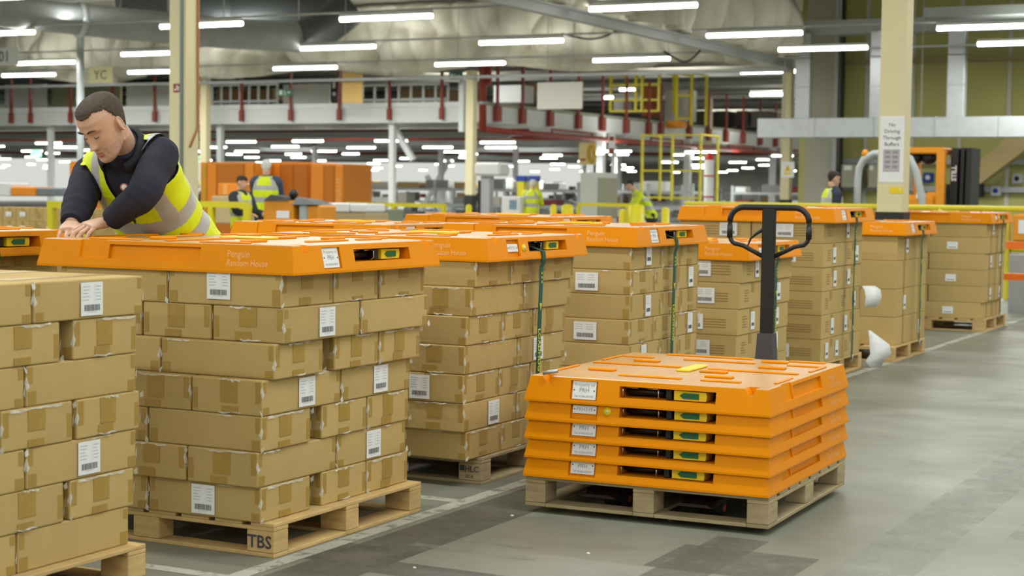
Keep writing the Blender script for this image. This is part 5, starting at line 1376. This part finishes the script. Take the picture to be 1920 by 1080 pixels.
# ---------------------------------------------------------------- olive end wall with ducts
YW = 45.0
wl0 = on_Y(1500, 200, YW).x
mb = MB(); mb.box(wl0, 30, YW, YW+.2, 0, ROOFZ)
for k in range(26):
    x = wl0+.6+k*1.25; mb.box(x-.05, x+.05, YW-.05, YW, 0, ROOFZ, 1)
struct('wall_front', mb, [M_olive, mat('wall_rib_grey', (200, 200, 186), .5)])
a = on_Y(1515, 0, YW-.6); b = on_Y(1561, 400, YW-.6)
o = MB().box(a.x, b.x, YW-.6, YW, 0, ROOFZ).build('pillar', mat('grey_render', (172, 168, 152), .7)); tag(o, kind='structure')
for i, (px, w) in enumerate(((1566, 7), (1577, 5))):
    a = on_Y(px-w/2, 200, YW-.8); b = on_Y(px+w/2, 200, YW-.8); o = MB().box(a.x, b.x, YW-.8, YW-.64, 0, ROOFZ).build('cable_tray', [M_grey, M_dark][i]); tag(o, ['grey vertical tray beside the grey pillar', 'dark vertical cable run beside the grey pillar'][i], 'tray')
a = on_Y(1520, 119, YW-.25); b = on_Y(1960, 110, YW-.25)
o = MB().bar(a, Vector((b.x, YW-.25, a.z)), .2, .11).build('wall_rail', mat('tan_rail', (156, 140, 96), .6)); tag(o, 'tan horizontal rail across the olive wall', 'rail')
a = on_Y(1830, 330, YW-1.2); b = on_Y(1960, 232, YW-1.2)
o = MB().bar(a, b, .5, .5).build('diagonal_strut', mat('tan_strut', (164, 144, 96), .6)); tag(o, 'tan diagonal strut rising along the olive wall', 'brace')
mb = MB()
for y0 in (302, 352):
    a = on_Y(1560, y0, YW-.2); mb.box(a.x, 20, YW-.25, YW-.1, a.z-.07, a.z+.07)
o = mb.build('wall_conduit', M_grey); tag(o, 'pair of grey conduits along the lower olive wall', 'conduit')
# bright rectangular duct and drops
YD = 40.3
du = thing('rectangular_duct', 'bright rectangular metal duct crossing before the olive wall', 'duct', (0, 0, 0))
a = on_Y(1420, 222, YD); b = on_Y(1420, 258, YD); zt_, zb_ = a.z, b.z
x = a.x; k = 0
while x < 6:
    MB().bevbox(x+.004, x+1.46, YD, YD+.5, zb_, zt_, .008).build('duct_section', M_foil, du); x += 1.465; k += 1
x = a.x+1.465
for hx in (a.x+.6, a.x+4, a.x+8): MB().cyl((hx, YD+.25, zt_), (hx, YD+.25, ROOFZ), .012, 6).build('hanger', M_grey, du)
while x < 6: MB().box(x-.012, x+.016, YD-.015, YD+.515, zb_-.015, zt_+.015).build('flange', M_steel, du); x += 1.465*2
for i, (x0, x1, yt) in enumerate(((1489, 1516, 110), (1629, 1656, 75), (1774, 1806, 75))):
    A = on_Y(x0, 222, YD+.1); B = on_Y(x1, 222, YD+.1); T = on_Y(x0, yt, YD+.1).z
    o = thing('duct_drop', ['bright duct drop beside the warning sign column', 'bright duct drop half hidden by the notice column', 'bright duct drop before the olive wall panels'][i], 'duct', ((A.x+B.x)/2, YD+.1, zt_), 0, 'vertical duct drops'); w = (B.x-A.x)/2; H_ = 5.2-zt_
    MB().bevbox(-w, w, 0, .3, .002, H_*.36, .006).build('duct_section', M_foil, o); MB().bevbox(-w, w, 0, .3, H_*.37, H_*.7, .006).build('duct_section', M_foil, o); MB().box(-w-.01, w+.01, -.01, .31, H_*.355, H_*.375).build('flange', M_steel, o); MB().bevbox(-w, w, 0, .3, H_*.71, H_, .006).build('duct_section', M_steel, o)
o = MB().box(on_Y(1492, 50, 41).x, 8, 40.95, 41.6, 5.21, 5.55).build('upper_duct', mat('dull_grey_duct', (150, 154, 150), .5)); tag(o, 'dull grey duct high above the bright duct', 'duct')
o = MB().box(on_Y(1730, 50, 40.2).x, 8, 40.2, 40.9, on_Y(1800, 30, 40.2).z, on_Y(1800, 12, 40.2).z).build('upper_duct', mat('dull_grey_duct', (150, 154, 150), .5)); tag(o, 'grey duct at the top of the frame above the olive wall', 'duct')
# yellow guard rail before the wall
YR = 21.5
rl = thing('guard_rail', 'long yellow tube guard rail behind the far stacks', 'rail', (0, 0, 0)); zr = on_Y(1600, 387, YR).z
MB().cyl((on_Y(1285, 385, YR).x, YR, zr), (2, YR, zr), .035, 12).build('top_rail', M_ypaint, rl); MB().cyl((on_Y(1285, 385, YR).x, YR, zr*.55), (2, YR, zr*.55), .03, 10).build('mid_rail', M_ypaint, rl)
for k in range(6): x = on_Y(1290, 385, YR).x+k*1.7; MB().cyl((x, YR, 0), (x, YR, zr), .035, 10).build('post', M_ypaint, rl)
# reach truck
T = on_Y(1752, 392, 25.5); tr = thing('reach_truck', 'orange reach truck with dark mast beyond the yellow rail', 'forklift', (T.x, 25.5, 0))
k_ = 25.5/ (CF.y)*1.0
W = lambda px: on_Y(px, 392, 25.5).x-T.x
Z = lambda py: on_Y(1750, py, 25.5).z
MB().bevbox(W(1706), W(1770), -.5, .5, .12, Z(366), .06).build('chassis', M_oranged, tr)
MB().hexa([(W(1735), -.45, Z(395)), (W(1771), -.45, Z(395)), (W(1771), .45, Z(395)), (W(1735), .45, Z(395)), (W(1750), -.4, Z(360)), (W(1768), -.4, Z(360)), (W(1768), .4, Z(360)), (W(1750), .4, Z(360))]).build('cowl', M_oranged, tr)
MB().bevbox(W(1700), W(1780), -.5, .5, Z(290), Z(278), .02).build('overhead_guard', M_oranged, tr)
for y in (-.46, .46):
    MB().bar((W(1776), y, .5), (W(1776), y, Z(284)), .1, .12).build('guard_pillar', M_oranged, tr); MB().bar((W(1706), y, .5), (W(1704), y, Z(284)), .1, .1).build('guard_pillar', M_oranged, tr)
for (a, b_, nm) in ((1784, 1797, 'mast'), (1802, 1808, 'mast'), (1812, 1822, 'mast')):
    MB().hexa([(W(a), -.2, .1), (W(b_), -.2, .1), (W(b_), .4, .1), (W(a), .4, .1), (W(a+3), -.2, Z(278)), (W(b_+3), -.2, Z(278)), (W(b_+3), .4, Z(278)), (W(a+3), .4, Z(278))]).build(nm, M_dark, tr)
MB().box(W(1796), W(1814), -.05, .35, .1, Z(290)).build('mast_plate', M_black, tr)
mb = MB(); mb.text('STILL', .1, 0, basis((W(1793), -.21, Z(325)), (0, 0, 1), (-1, 0, 0)), .004); mb.build('lettering', M_white, tr)
MB().box(W(1768), W(1776), -.3, .3, .2, Z(345)).build('carriage_plate', M_grey, tr)
for s, px in ((0, 1722), (1, 1748)): MB().ball((W(px), -.3, Z(297)), (.12, .1, .1), 12, 8).build('work_lamp', M_black, tr)
for px in (1715, 1765, 1810): MB().cyl((W(px), -.5, .15), (W(px), -.3, .15), .15, 18).build('wheel', M_dark, tr)
MB().box(W(1733), W(1750), -.52, -.5, Z(372), Z(362)).build('label_plate', M_white, tr)
# grey tube hoop guard in front of it
hp = thing('hoop_guard', 'grey tube hoop guard standing beyond the notice column', 'barrier', (0, 0, 0)); Y_ = 23.5
pt = lambda x, y: on_Y(x, y, Y_)
g0 = pt(1608, 395); g1 = pt(1735, 395)
MB().tube([Vector((g0.x, Y_, 0)), pt(1608, 340), pt(1611, 315), pt(1620, 298), pt(1638, 288), pt(1690, 288), pt(1706, 297), pt(1718, 322), pt(1728, 370), Vector((g1.x+.06, Y_, 0))], .05, 12).build('tube', M_grey, hp)
o = MB().ball(pt(1622, 288), (.05, .05, .06), 10, 8).build('beacon', M_oranged); tag(o, 'small orange beacon on the grey hoop guard', 'beacon')
for i, (x0, x1) in enumerate(((1578, 1612), (1628, 1645))):
    o, w, h = deckbox('cabinet', 'cabinet', ['grey cabinet with paper labels beyond the walking man', 'olive cabinet behind the hoop guard'][i], x0, 308, x1, 352, YW-1.0, mat('cabinet_grey', (158, 156, 134), .6), .6, 'cabinets at the olive wall')
    MB().box(-w*.7, w*.1, -.01, 0, h*.75, h*.95).build('paper', M_white, o)
for i, (px, py, m) in enumerate(((1741, 333, M_blue), (1830, 355, M_black), (1868, 358, M_grey), (1908, 335, M_grey))):
    p = on_Y(px, py, YW-.3); o = thing('wall_unit', ['small blue unit on the olive wall behind the truck', 'round dark extinguisher head at the olive wall', 'small grey socket box low on the olive wall', 'grey isolator box on the olive wall at the frame edge'][i], 'box', p); s = .13 if i != 1 else .2
    MB().bevbox(-s, s, -.1, .1, -s, s, .03).build('body', m, o); MB().cyl((0, -.12, 0), (0, -.1, 0), s*.5, 12).build('knob', [M_white, M_red, M_blue, M_dark][i], o)
# amber cabinets and orange rack at the frame edge
def wbox(name, cat, label, x0, y0, x1, y1, Y, m, dep=.5, group=None): return deckbox(name, cat, label, x0, y0, x1, y1, Y, m, dep, group)
o, w, h = wbox('amber_cabinet', 'cabinet', 'amber machine cabinet with white notice at the frame edge', 1899, 402, 1990, 455, 21, M_oranged, .8); MB().box(-w*.75, -w*.4, -.01, 0, h*.3, h*.8).build('notice', M_white, o)
o = thing('pallet_rack', 'low orange racking at the frame edge, beyond the last stack', 'rack', (0, 0, 0))
for (y0, y1, Y) in ((452, 466, 19.5), (512, 524, 18.2)):
    a = on_Y(1860, y0, Y); b = on_Y(1860, y1, Y); MB().box(a.x, a.x+4, Y, Y+.12, b.z, a.z).build('beam', mat('rack_orange', (222, 104, 10), .45), o)
a = on_Y(1893, 470, 19); MB().box(a.x, a.x+4, 19, 20.2, .0, on_Y(1893, 478, 19).z).build('tray', M_steel, o)
MB().box(on_Y(1886, 400, 21.4).x, on_Y(1893, 400, 21.4).x, 21.4, 21.5, 0, on_Y(1886, 400, 21.4).z).build('upright', M_ypaint, o)
# ---------------------------------------------------------------- middle distance behind the row
def orange_cab(label, x0, y0, x1, Y, dep, panels, letters=False):
    a = on_Y(x0, y0, Y); b = on_Y(x1, y0, Y); o = thing('orange_cabinet', label, 'cabinet', ((a.x+b.x)/2, Y, 0), 0, 'orange machine cabinets'); w = (b.x-a.x)/2; h = a.z
    MB().bevbox(-w, w, 0, dep, 0, h, .01).build('body', mat('machine_orange', (212, 124, 6), .5), o)
    for (u0, u1, m) in panels: MB().bevbox(-w+2*w*u0, -w+2*w*u1, -.02, .0, .1, h-.03, .006).build('door_panel', m, o)
    if letters: MB().text('INAUT', .16, 0, basis((w*.75, -.025, h*.72), (0, 0, 1), (-1, 0, 0)), .003).build('lettering', M_odark, o)
    return o, w, h
M_om = mat('machine_orange_light', (236, 140, 20), .5); M_od = mat('machine_orange_dark', (198, 110, 0), .55); M_oy = mat('machine_amber', (214, 150, 24), .5)
YO = 27
orange_cab('tall orange machine cabinet beside the slim column, with amber edge', 376, 304, 478, YO, 1.0, ((.02, .12, M_oy), (.14, .3, M_om), (.32, .8, M_od), (.84, .98, M_om)))
orange_cab('tall orange machine cabinet behind the white-haired man', 498, 304, 580, YO+.6, 1.0, ((.02, .15, M_oy), (.18, .34, M_om), (.36, .64, M_od), (.66, .98, M_od)))
orange_cab('tall orange machine cabinet with pale lettering, at the aisle end', 582, 307, 645, YO+.2, 1.0, ((.05, .4, M_om), (.44, .72, M_od), (.76, .98, M_om)), True)
o, w, h = deckbox('orange_crate', 'crate', 'orange crate with white strip beside the crouching woman', 408, 343, 450, 368, 24.5, M_om, .6); MB().box(-w*.5, -w*.1, -.01, 0, h*.1, h*.9).build('strip', M_odark, o)
o, w, h = deckbox('table', 'table', 'pale bench behind the yellow frame and the woman', 396, 367, 440, 420, 24, mat('pale_wood', (196, 172, 128), .6), .6)
orange_cab('slim orange machine cabinet behind the head and shoulder of the man', 130, 303, 152, 26, .6, ((.1, .9, M_om),))
# order picker truck
Y_ = 17.5
W2 = lambda px: on_Y(px, 400, Y_).x
Zk = lambda py: on_Y(550, py, Y_).z
cx = (W2(492)+W2(555))/2
pk = thing('order_picker', 'amber order picker truck with grey console in the middle distance', 'forklift', (cx, Y_, 0))
X = lambda px: W2(px)-cx
MB().hexa([(X(490), 0, .05), (X(555), 0, .05), (X(555), .5, .05), (X(490), .5, .05), (X(494), .02, Zk(376)), (X(548), .02, Zk(376)), (X(548), .48, Zk(376)), (X(494), .48, Zk(376))]).build('cowl', M_oranged, pk)
MB().bevbox(X(519), X(543), -.012, .002, Zk(410), Zk(396), .003).build('plate', M_white, pk)
MB().bevbox(X(555), X(571), .05, .45, .05, Zk(382), .02).build('side_panel', M_grey, pk); MB().bevbox(X(571), X(594), .05, .45, .05, Zk(384), .02).build('battery_cover', M_oranged, pk)
MB().hexa([(X(494), .0, Zk(377)), (X(540), .0, Zk(377)), (X(540), .45, Zk(377)), (X(494), .45, Zk(377)), (X(498), .1, Zk(366)), (X(530), .1, Zk(372)), (X(530), .4, Zk(372)), (X(498), .4, Zk(366))]).build('console', M_dark, pk)
MB().ball((X(533), .2, Zk(364)), (.06, .06, .06), 14, 10).build('control_knob', M_black, pk); MB().cyl((X(533), .2, Zk(377)), (X(533), .2, Zk(362)), .02, 10).build('stalk', M_black, pk)
MB().hexa([(X(545), .0, Zk(384)), (X(592), .0, Zk(383)), (X(592), .4, Zk(383)), (X(545), .4, Zk(384)), (X(548), .1, Zk(369)), (X(570), .1, Zk(374)), (X(570), .35, Zk(374)), (X(548), .1, Zk(369))]).build('seat_back', mat('truck_grey', (92, 96, 98), .6), pk)
for px in (505, 585): MB().cyl((X(px), -.02, .1), (X(px), .12, .1), .1, 16).build('wheel', M_dark, pk)
# white and brown stacked goods to the side of it
for i, (x0, y0, x1, y1, m, nm) in enumerate(((594, 380, 654, 398, M_white, 'white shrouded carton on the brown bench, wider one'), (656, 382, 686, 398, M_white, 'white shrouded carton on the brown bench, narrower one'))):
    deckbox('white_carton', 'box', nm, x0, y0, x1, y1, 23, m, .6, 'white cartons on the bench')
deckbox('bench', 'bench', 'brown bench under the white cartons', 594, 398, 686, 430, 23, mat('bench_tan', (176, 156, 116), .7), .7)
deckbox('cabinet', 'cabinet', 'grey green control cabinet beside the white cartons', 687, 392, 722, 430, 24, mat('green_grey', (128, 136, 116), .6), .6)
# yellow rails
def yframe(label, x0, x1, yt, Y, posts, w=.05):
    a = on_Y(x0, yt, Y); b = on_Y(x1, yt, Y); o = thing('guard_rail', label, 'rail', (a.x, Y, 0), 0, 'yellow guard rails'); z = a.z; W = b.x-a.x
    MB().box(0, W, -w/2, w/2, z-w, z).build('top_rail', M_ypaint, o); MB().box(0, W, -w/2, w/2, z*.5-w, z*.5).build('mid_rail', M_ypaint, o)
    for u in posts: MB().box(W*u-w/2, W*u+w/2, -w/2, w/2, 0, z-w).build('post', M_ypaint, o)
yframe('yellow guard rail beside the man at the frame edge', 92, 150, 377, 17, (.1, 1), .09)
yframe('yellow guard rail in front of the woman', 362, 466, 377, 18.5, (.12, .34, .98), .08)
yframe('thin yellow guard rail behind the far lids', 650, 836, 379, 26, (.0, .48, .98), .07)
yframe('yellow guard rail around the grey cabinet', 1085, 1180, 380, 27, (.0, .98), .06)
for i, (px, y0, hw) in enumerate(((1064, 386, 11), (1194, 386, 14), (879, 386, 6), (1038, 386, 6), (1167, 395, 6), (1248, 392, 7))):
    p = on_Y(px, y0, 26); r_ = hw*26/CF.y/FPX*1.0
    o = thing('bollard', ['yellow bollard before the pale grey cabinet, wide one', 'widest yellow bollard beyond the grey cabinet', 'slim yellow bollard at the foot of the cream column', 'slim yellow bollard beside the bending worker', 'short yellow bollard next to the widest one', 'slim yellow bollard under the yellow cage'][i], 'bollard', (p.x, 26, 0), 0, 'yellow bollards'); MB().cyl((0, 0, 0), (0, 0, p.z-.02), r_, 16).build('post', M_ypaint, o); MB().ball((0, 0, p.z-.02), (r_, r_, .05), 16, 8).build('cap', M_ypaint, o)
# grey cabinet, white cylinder with red top, banner
o, w, h = deckbox('cabinet', 'cabinet', 'pale grey tall cabinet behind the yellow rails', 1088, 323, 1118, 420, 30, mat('pale_cabinet', (196, 200, 192), .6), 1.0); MB().box(w+.001, w+.02, .05, .95, .1, h-.1).build('side_panel', mat('cabinet_olive_grey', (150, 148, 128), .6), o)
p = on_Y(1330, 300, 40); b = thing('marker_post', 'white round marker post with red top and stripes', 'post', (p.x, 40, 0)); h = p.z
MB().cyl((0, 0, 0), (0, 0, h), .125, 18).build('shaft', M_white, b); MB().ball((0, 0, h), (.11, .11, .2), 14, 8).build('top', mat('signal_red', (206, 40, 30), .5), b)
for v in (.25, .55, .8): MB().cyl((0, 0, h*v), (0, 0, h*v+.04), .128, 18).build('stripe', mat('signal_red', (206, 40, 30)), b)
b_ = on_Y(1086, 267, 46); c = on_Y(1118, 309, 46); o = thing('banner', 'tan hanging banner with ring emblem below the mezzanine', 'banner', ((b_.x+c.x)/2, 46, (b_.z+c.z)/2)); w, h = (c.x-b_.x)/2, (b_.z-c.z)/2
MB().box(-w, w, -.01, .01, -h, h).build('cloth', mat('banner_tan', (206, 184, 132), .7), o); MB().tube([(w*.45+w*.35*math.cos(R(t)), -.02, h*.75*math.sin(R(t))) for t in range(0, 361, 24)], .06, 8).build('emblem', mat('ring_gold', (186, 150, 40), .6), o); MB().box(-w*.8, -w*.2, -.015, -.01, -h*.65, -h*.45).build('mark', M_red, o)
b_ = on_Y(1141, 250, 46); c = on_Y(1153, 290, 46); o = thing('banner', 'narrow white and red hanging notice below the mezzanine', 'banner', ((b_.x+c.x)/2, 46, (b_.z+c.z)/2)); w, h = (c.x-b_.x)/2, (b_.z-c.z)/2
MB().box(-w, w, -.01, .01, -h, h).build('cloth', M_white, o); MB().box(-w*.7, w*.7, -.015, -.01, -h*.9, -h*.4).build('mark', M_red, o); MB().box(-w*.7, w*.7, -.015, -.01, h*.3, h*.7).build('mark', M_red, o)
# pale workstation machines near the man bending
o, w, h = deckbox('workstation', 'machine', 'pale packing machine with blue screen in the middle distance', 940, 368, 975, 402, 32, M_wht, .7); MB().box(-w*.1, w*.6, -.02, 0, h*.3, h*.8).build('screen', mat('screen_blue', (120, 150, 170), .3), o)
p = on_Y(913, 330, 33); o = thing('scanner_arch', 'grey scanner post with white hood', 'machine', (p.x, 33, 0)); MB().box(-.1, .12, -.1, .1, 0, p.z).build('post', M_grey, o); MB().bevbox(-.2, .45, -.25, .25, p.z, p.z+.3, .05).build('hood', M_white, o); MB().box(-.16, -.1, -.12, .1, .2, p.z-.1).build('edge', M_dark, o)
for i, px in enumerate((979, 1002)):
    p = on_Y(px, 340, 38); o = thing('machine_post', ['yellow machine post before the bending worker', 'yellow machine post behind the bending worker'][i], 'post', (p.x, 38, 0), 0, 'yellow machine posts'); MB().box(-.09, .09, -.09, .09, 0, p.z).build('shaft', M_ypaint, o); MB().box(-.12, .12, -.1, .1, p.z, p.z+.14).build('lamp', M_blue, o)
# people farther off
tow = lambda x, y: (Vector((0, 0, 0))-Vector((x, y, 0))).normalized()
p = at_d(499, 330, 24); standing('white-haired person in hi-vis vest standing with back turned by the order picker', (p.x, p.y, .1), (-ey+ex*.1)[:2], 1.56, M_whair, mat('blue_grey_sleeve', (60, 70, 92), .8), 'work', hf=.06)
p = at_d(452, 345, 23); standing('laughing person in hi-vis vest with dark hair behind the yellow rail', (p.x, p.y, 0), (ex*.7+ey*.5)[:2], 1.42, M_bhair, mat('dark_sleeve', (40, 44, 50), .8), 'work', hf=.045)
p = at_d(1561, 340, 24); standing('person in hi-vis vest walking past the grey pillar, seen from the side', (p.x, p.y, 0), (ex*.95-ey*.2)[:2], 1.6, M_bhair, mat('navy_sleeve', (42, 46, 62), .8), 'walk', hf=.05)
p = at_d(993, 370, 36); standing('worker in hi-vis bending at the far packing machine', (p.x, p.y, 0), (-ey+ex*.3)[:2], 1.5, M_whair, M_hiviz, 'work', lean=.25)
p = at_d(1222, 368, 34); standing('worker in yellow jacket inside the yellow cage frame', (p.x, p.y, 0), (-ex+ey*.1)[:2], 1.5, M_bhair, M_hiviz, 'work', lean=.45)
# carton wall at the frame edge
r = random.Random(9)
for (Y, zb0) in ((17.6, 0.0),):
    for j in range(7):
        for i in range(8):
            x0 = on_Y(-20+i*25, 400, Y).x; h = .19; z = zb0+j*h
            if z+h > on_Y(60, 372, Y).z+.03: continue
            if j < 3: continue
            w = (on_Y(5, 400, Y).x-on_Y(-20, 400, Y).x)
            lb = [('Y', 'strip', r.uniform(-.02, .02), 0)] if r.random() < .55 else None
            carton(x0, x0+w-.006, Y, Y+.15+w, z, h, f'brown carton in the far carton wall, {["fourth", "fifth", "sixth", "top"][j-3] if j < 7 else ""} layer, place {i+1} from the frame edge', 'cartons of the far carton wall', 'printed', lb)
pl = MB().bevbox(on_Y(-20, 400, 17.6).x, on_Y(182, 400, 17.6).x, 17.55, 18.1, 0, .19*3, .01).build('plinth', M_load[1]); tag(pl, 'brown carton base carrying the far carton wall', 'crate')
for i, (x0, x1, y0, y1, m, nm) in enumerate(((20, 66, 350, 368, M_om, 'orange tote stacked on the far carton wall'), (68, 118, 352, 368, mat('tote_grey', (120, 124, 130), .6), 'grey ribbed tote beside the orange tote'), (-20, 18, 342, 368, M_white, 'white bale on the far carton wall at the frame edge'))):
    Y = 22; deckbox('tote', 'tote', nm, x0, y0, x1, y1, Y, m, .5)

# ================================================================== light
def tube_or_fill_light(x, y, z, L_, power, col=(.97, 1, .965)):  # area lamp for the hall's tubes and for added fill
    d = bpy.data.lights.new('tube', 'AREA'); d.shape = 'RECTANGLE'; d.size = L_; d.size_y = .14; d.energy = power; d.color = col
    o = bpy.data.objects.new('tube_or_fill_lamp', d); COL.objects.link(o); o.location = (x, y, z-.06); return o
def up_light(x, y, z, L_, power):
    o = tube_or_fill_light(x, y, z, L_, power); o.rotation_euler = (PI, 0, 0); o.location.z = z+.2; return o
for y in (-6, -.3, 5.4, 11.0, 17, 22.7):
    for x in (-28, -22.5, -17, -11.6, -6.2, -.8, 4.6):
        if x < -18 and y < 10: continue
        tube_or_fill_light(x, y, LZ, 2.6, 92)
        if y > 16: up_light(x, y, LZ, 2.6, 50)
for y in LROW:
    for x in (-37, -31, -25, -19, -7, -1, 5): tube_or_fill_light(x, y, LZ-.05, 2.4, 170); up_light(x, y+.5, LZ+.1, 2, 46)  # lamps farthest toward the olive wall are added to brighten it
for y in (50, 62, 78, 100):
    for x in (-60, -48, -36, -25, -14): tube_or_fill_light(x, y, LZ2-.08, 4, 330); up_light(x+3, y+2, LZ2-.5, 4, 70)  # up-facing lamps are added bounce to brighten the deck underside
for x in (-50, -35, -22, -10):
    tube_or_fill_light(x, 124, 2.9, 6, 600); up_light(x, 122, 2.9, 6, 400)  # fill lamps added to brighten the far back wall
for y in (47, 56, 68, 84, 104):
    for x in (-38, -27, -15, -6):
        tube_or_fill_light(x, y, 5.6, 3, 230 if x == -15 else 160)  # unseen lamps added to lift the dark upper deck and receding fascia
        if y > 60: up_light(x, y, 5.2, 3, 160)  # added up-fill for the roof beyond the deck
w = bpy.data.worlds.new('hall'); sc.world = w; w.use_nodes = True; bg = w.node_tree.nodes['Background']; bg.inputs[0].default_value = lin((226, 230, 222)); bg.inputs[1].default_value = .82
# ================================================================== camera
cd = bpy.data.cameras.new('camera'); cam = bpy.data.objects.new('camera', cd); COL.objects.link(cam)
cam.matrix_world = Matrix(((CR.x, CU.x, -CF.x, 0), (CR.y, CU.y, -CF.y, 0), (CR.z, CU.z, -CF.z, CAMH), (0, 0, 0, 1)))
cd.sensor_width = 36; cd.lens = 36*FPX/1920; cd.clip_end = 400
cd.dof.use_dof = True; cd.dof.focus_distance = 6.9; cd.dof.aperture_fstop = 4.6
sc.camera = cam
sc.view_settings.view_transform = 'Standard'; sc.view_settings.look = 'None'; sc.view_settings.gamma = 1; sc.view_settings.exposure = 0.1
sc.view_settings.use_curve_mapping = False
sc.cycles.max_bounces = 6; sc.cycles.diffuse_bounces = 3; sc.cycles.glossy_bounces = 3; sc.cycles.transmission_bounces = 4; sc.cycles.transparent_max_bounces = 8
sc.cycles.use_denoising = True; sc.cycles.sample_clamp_indirect = 6
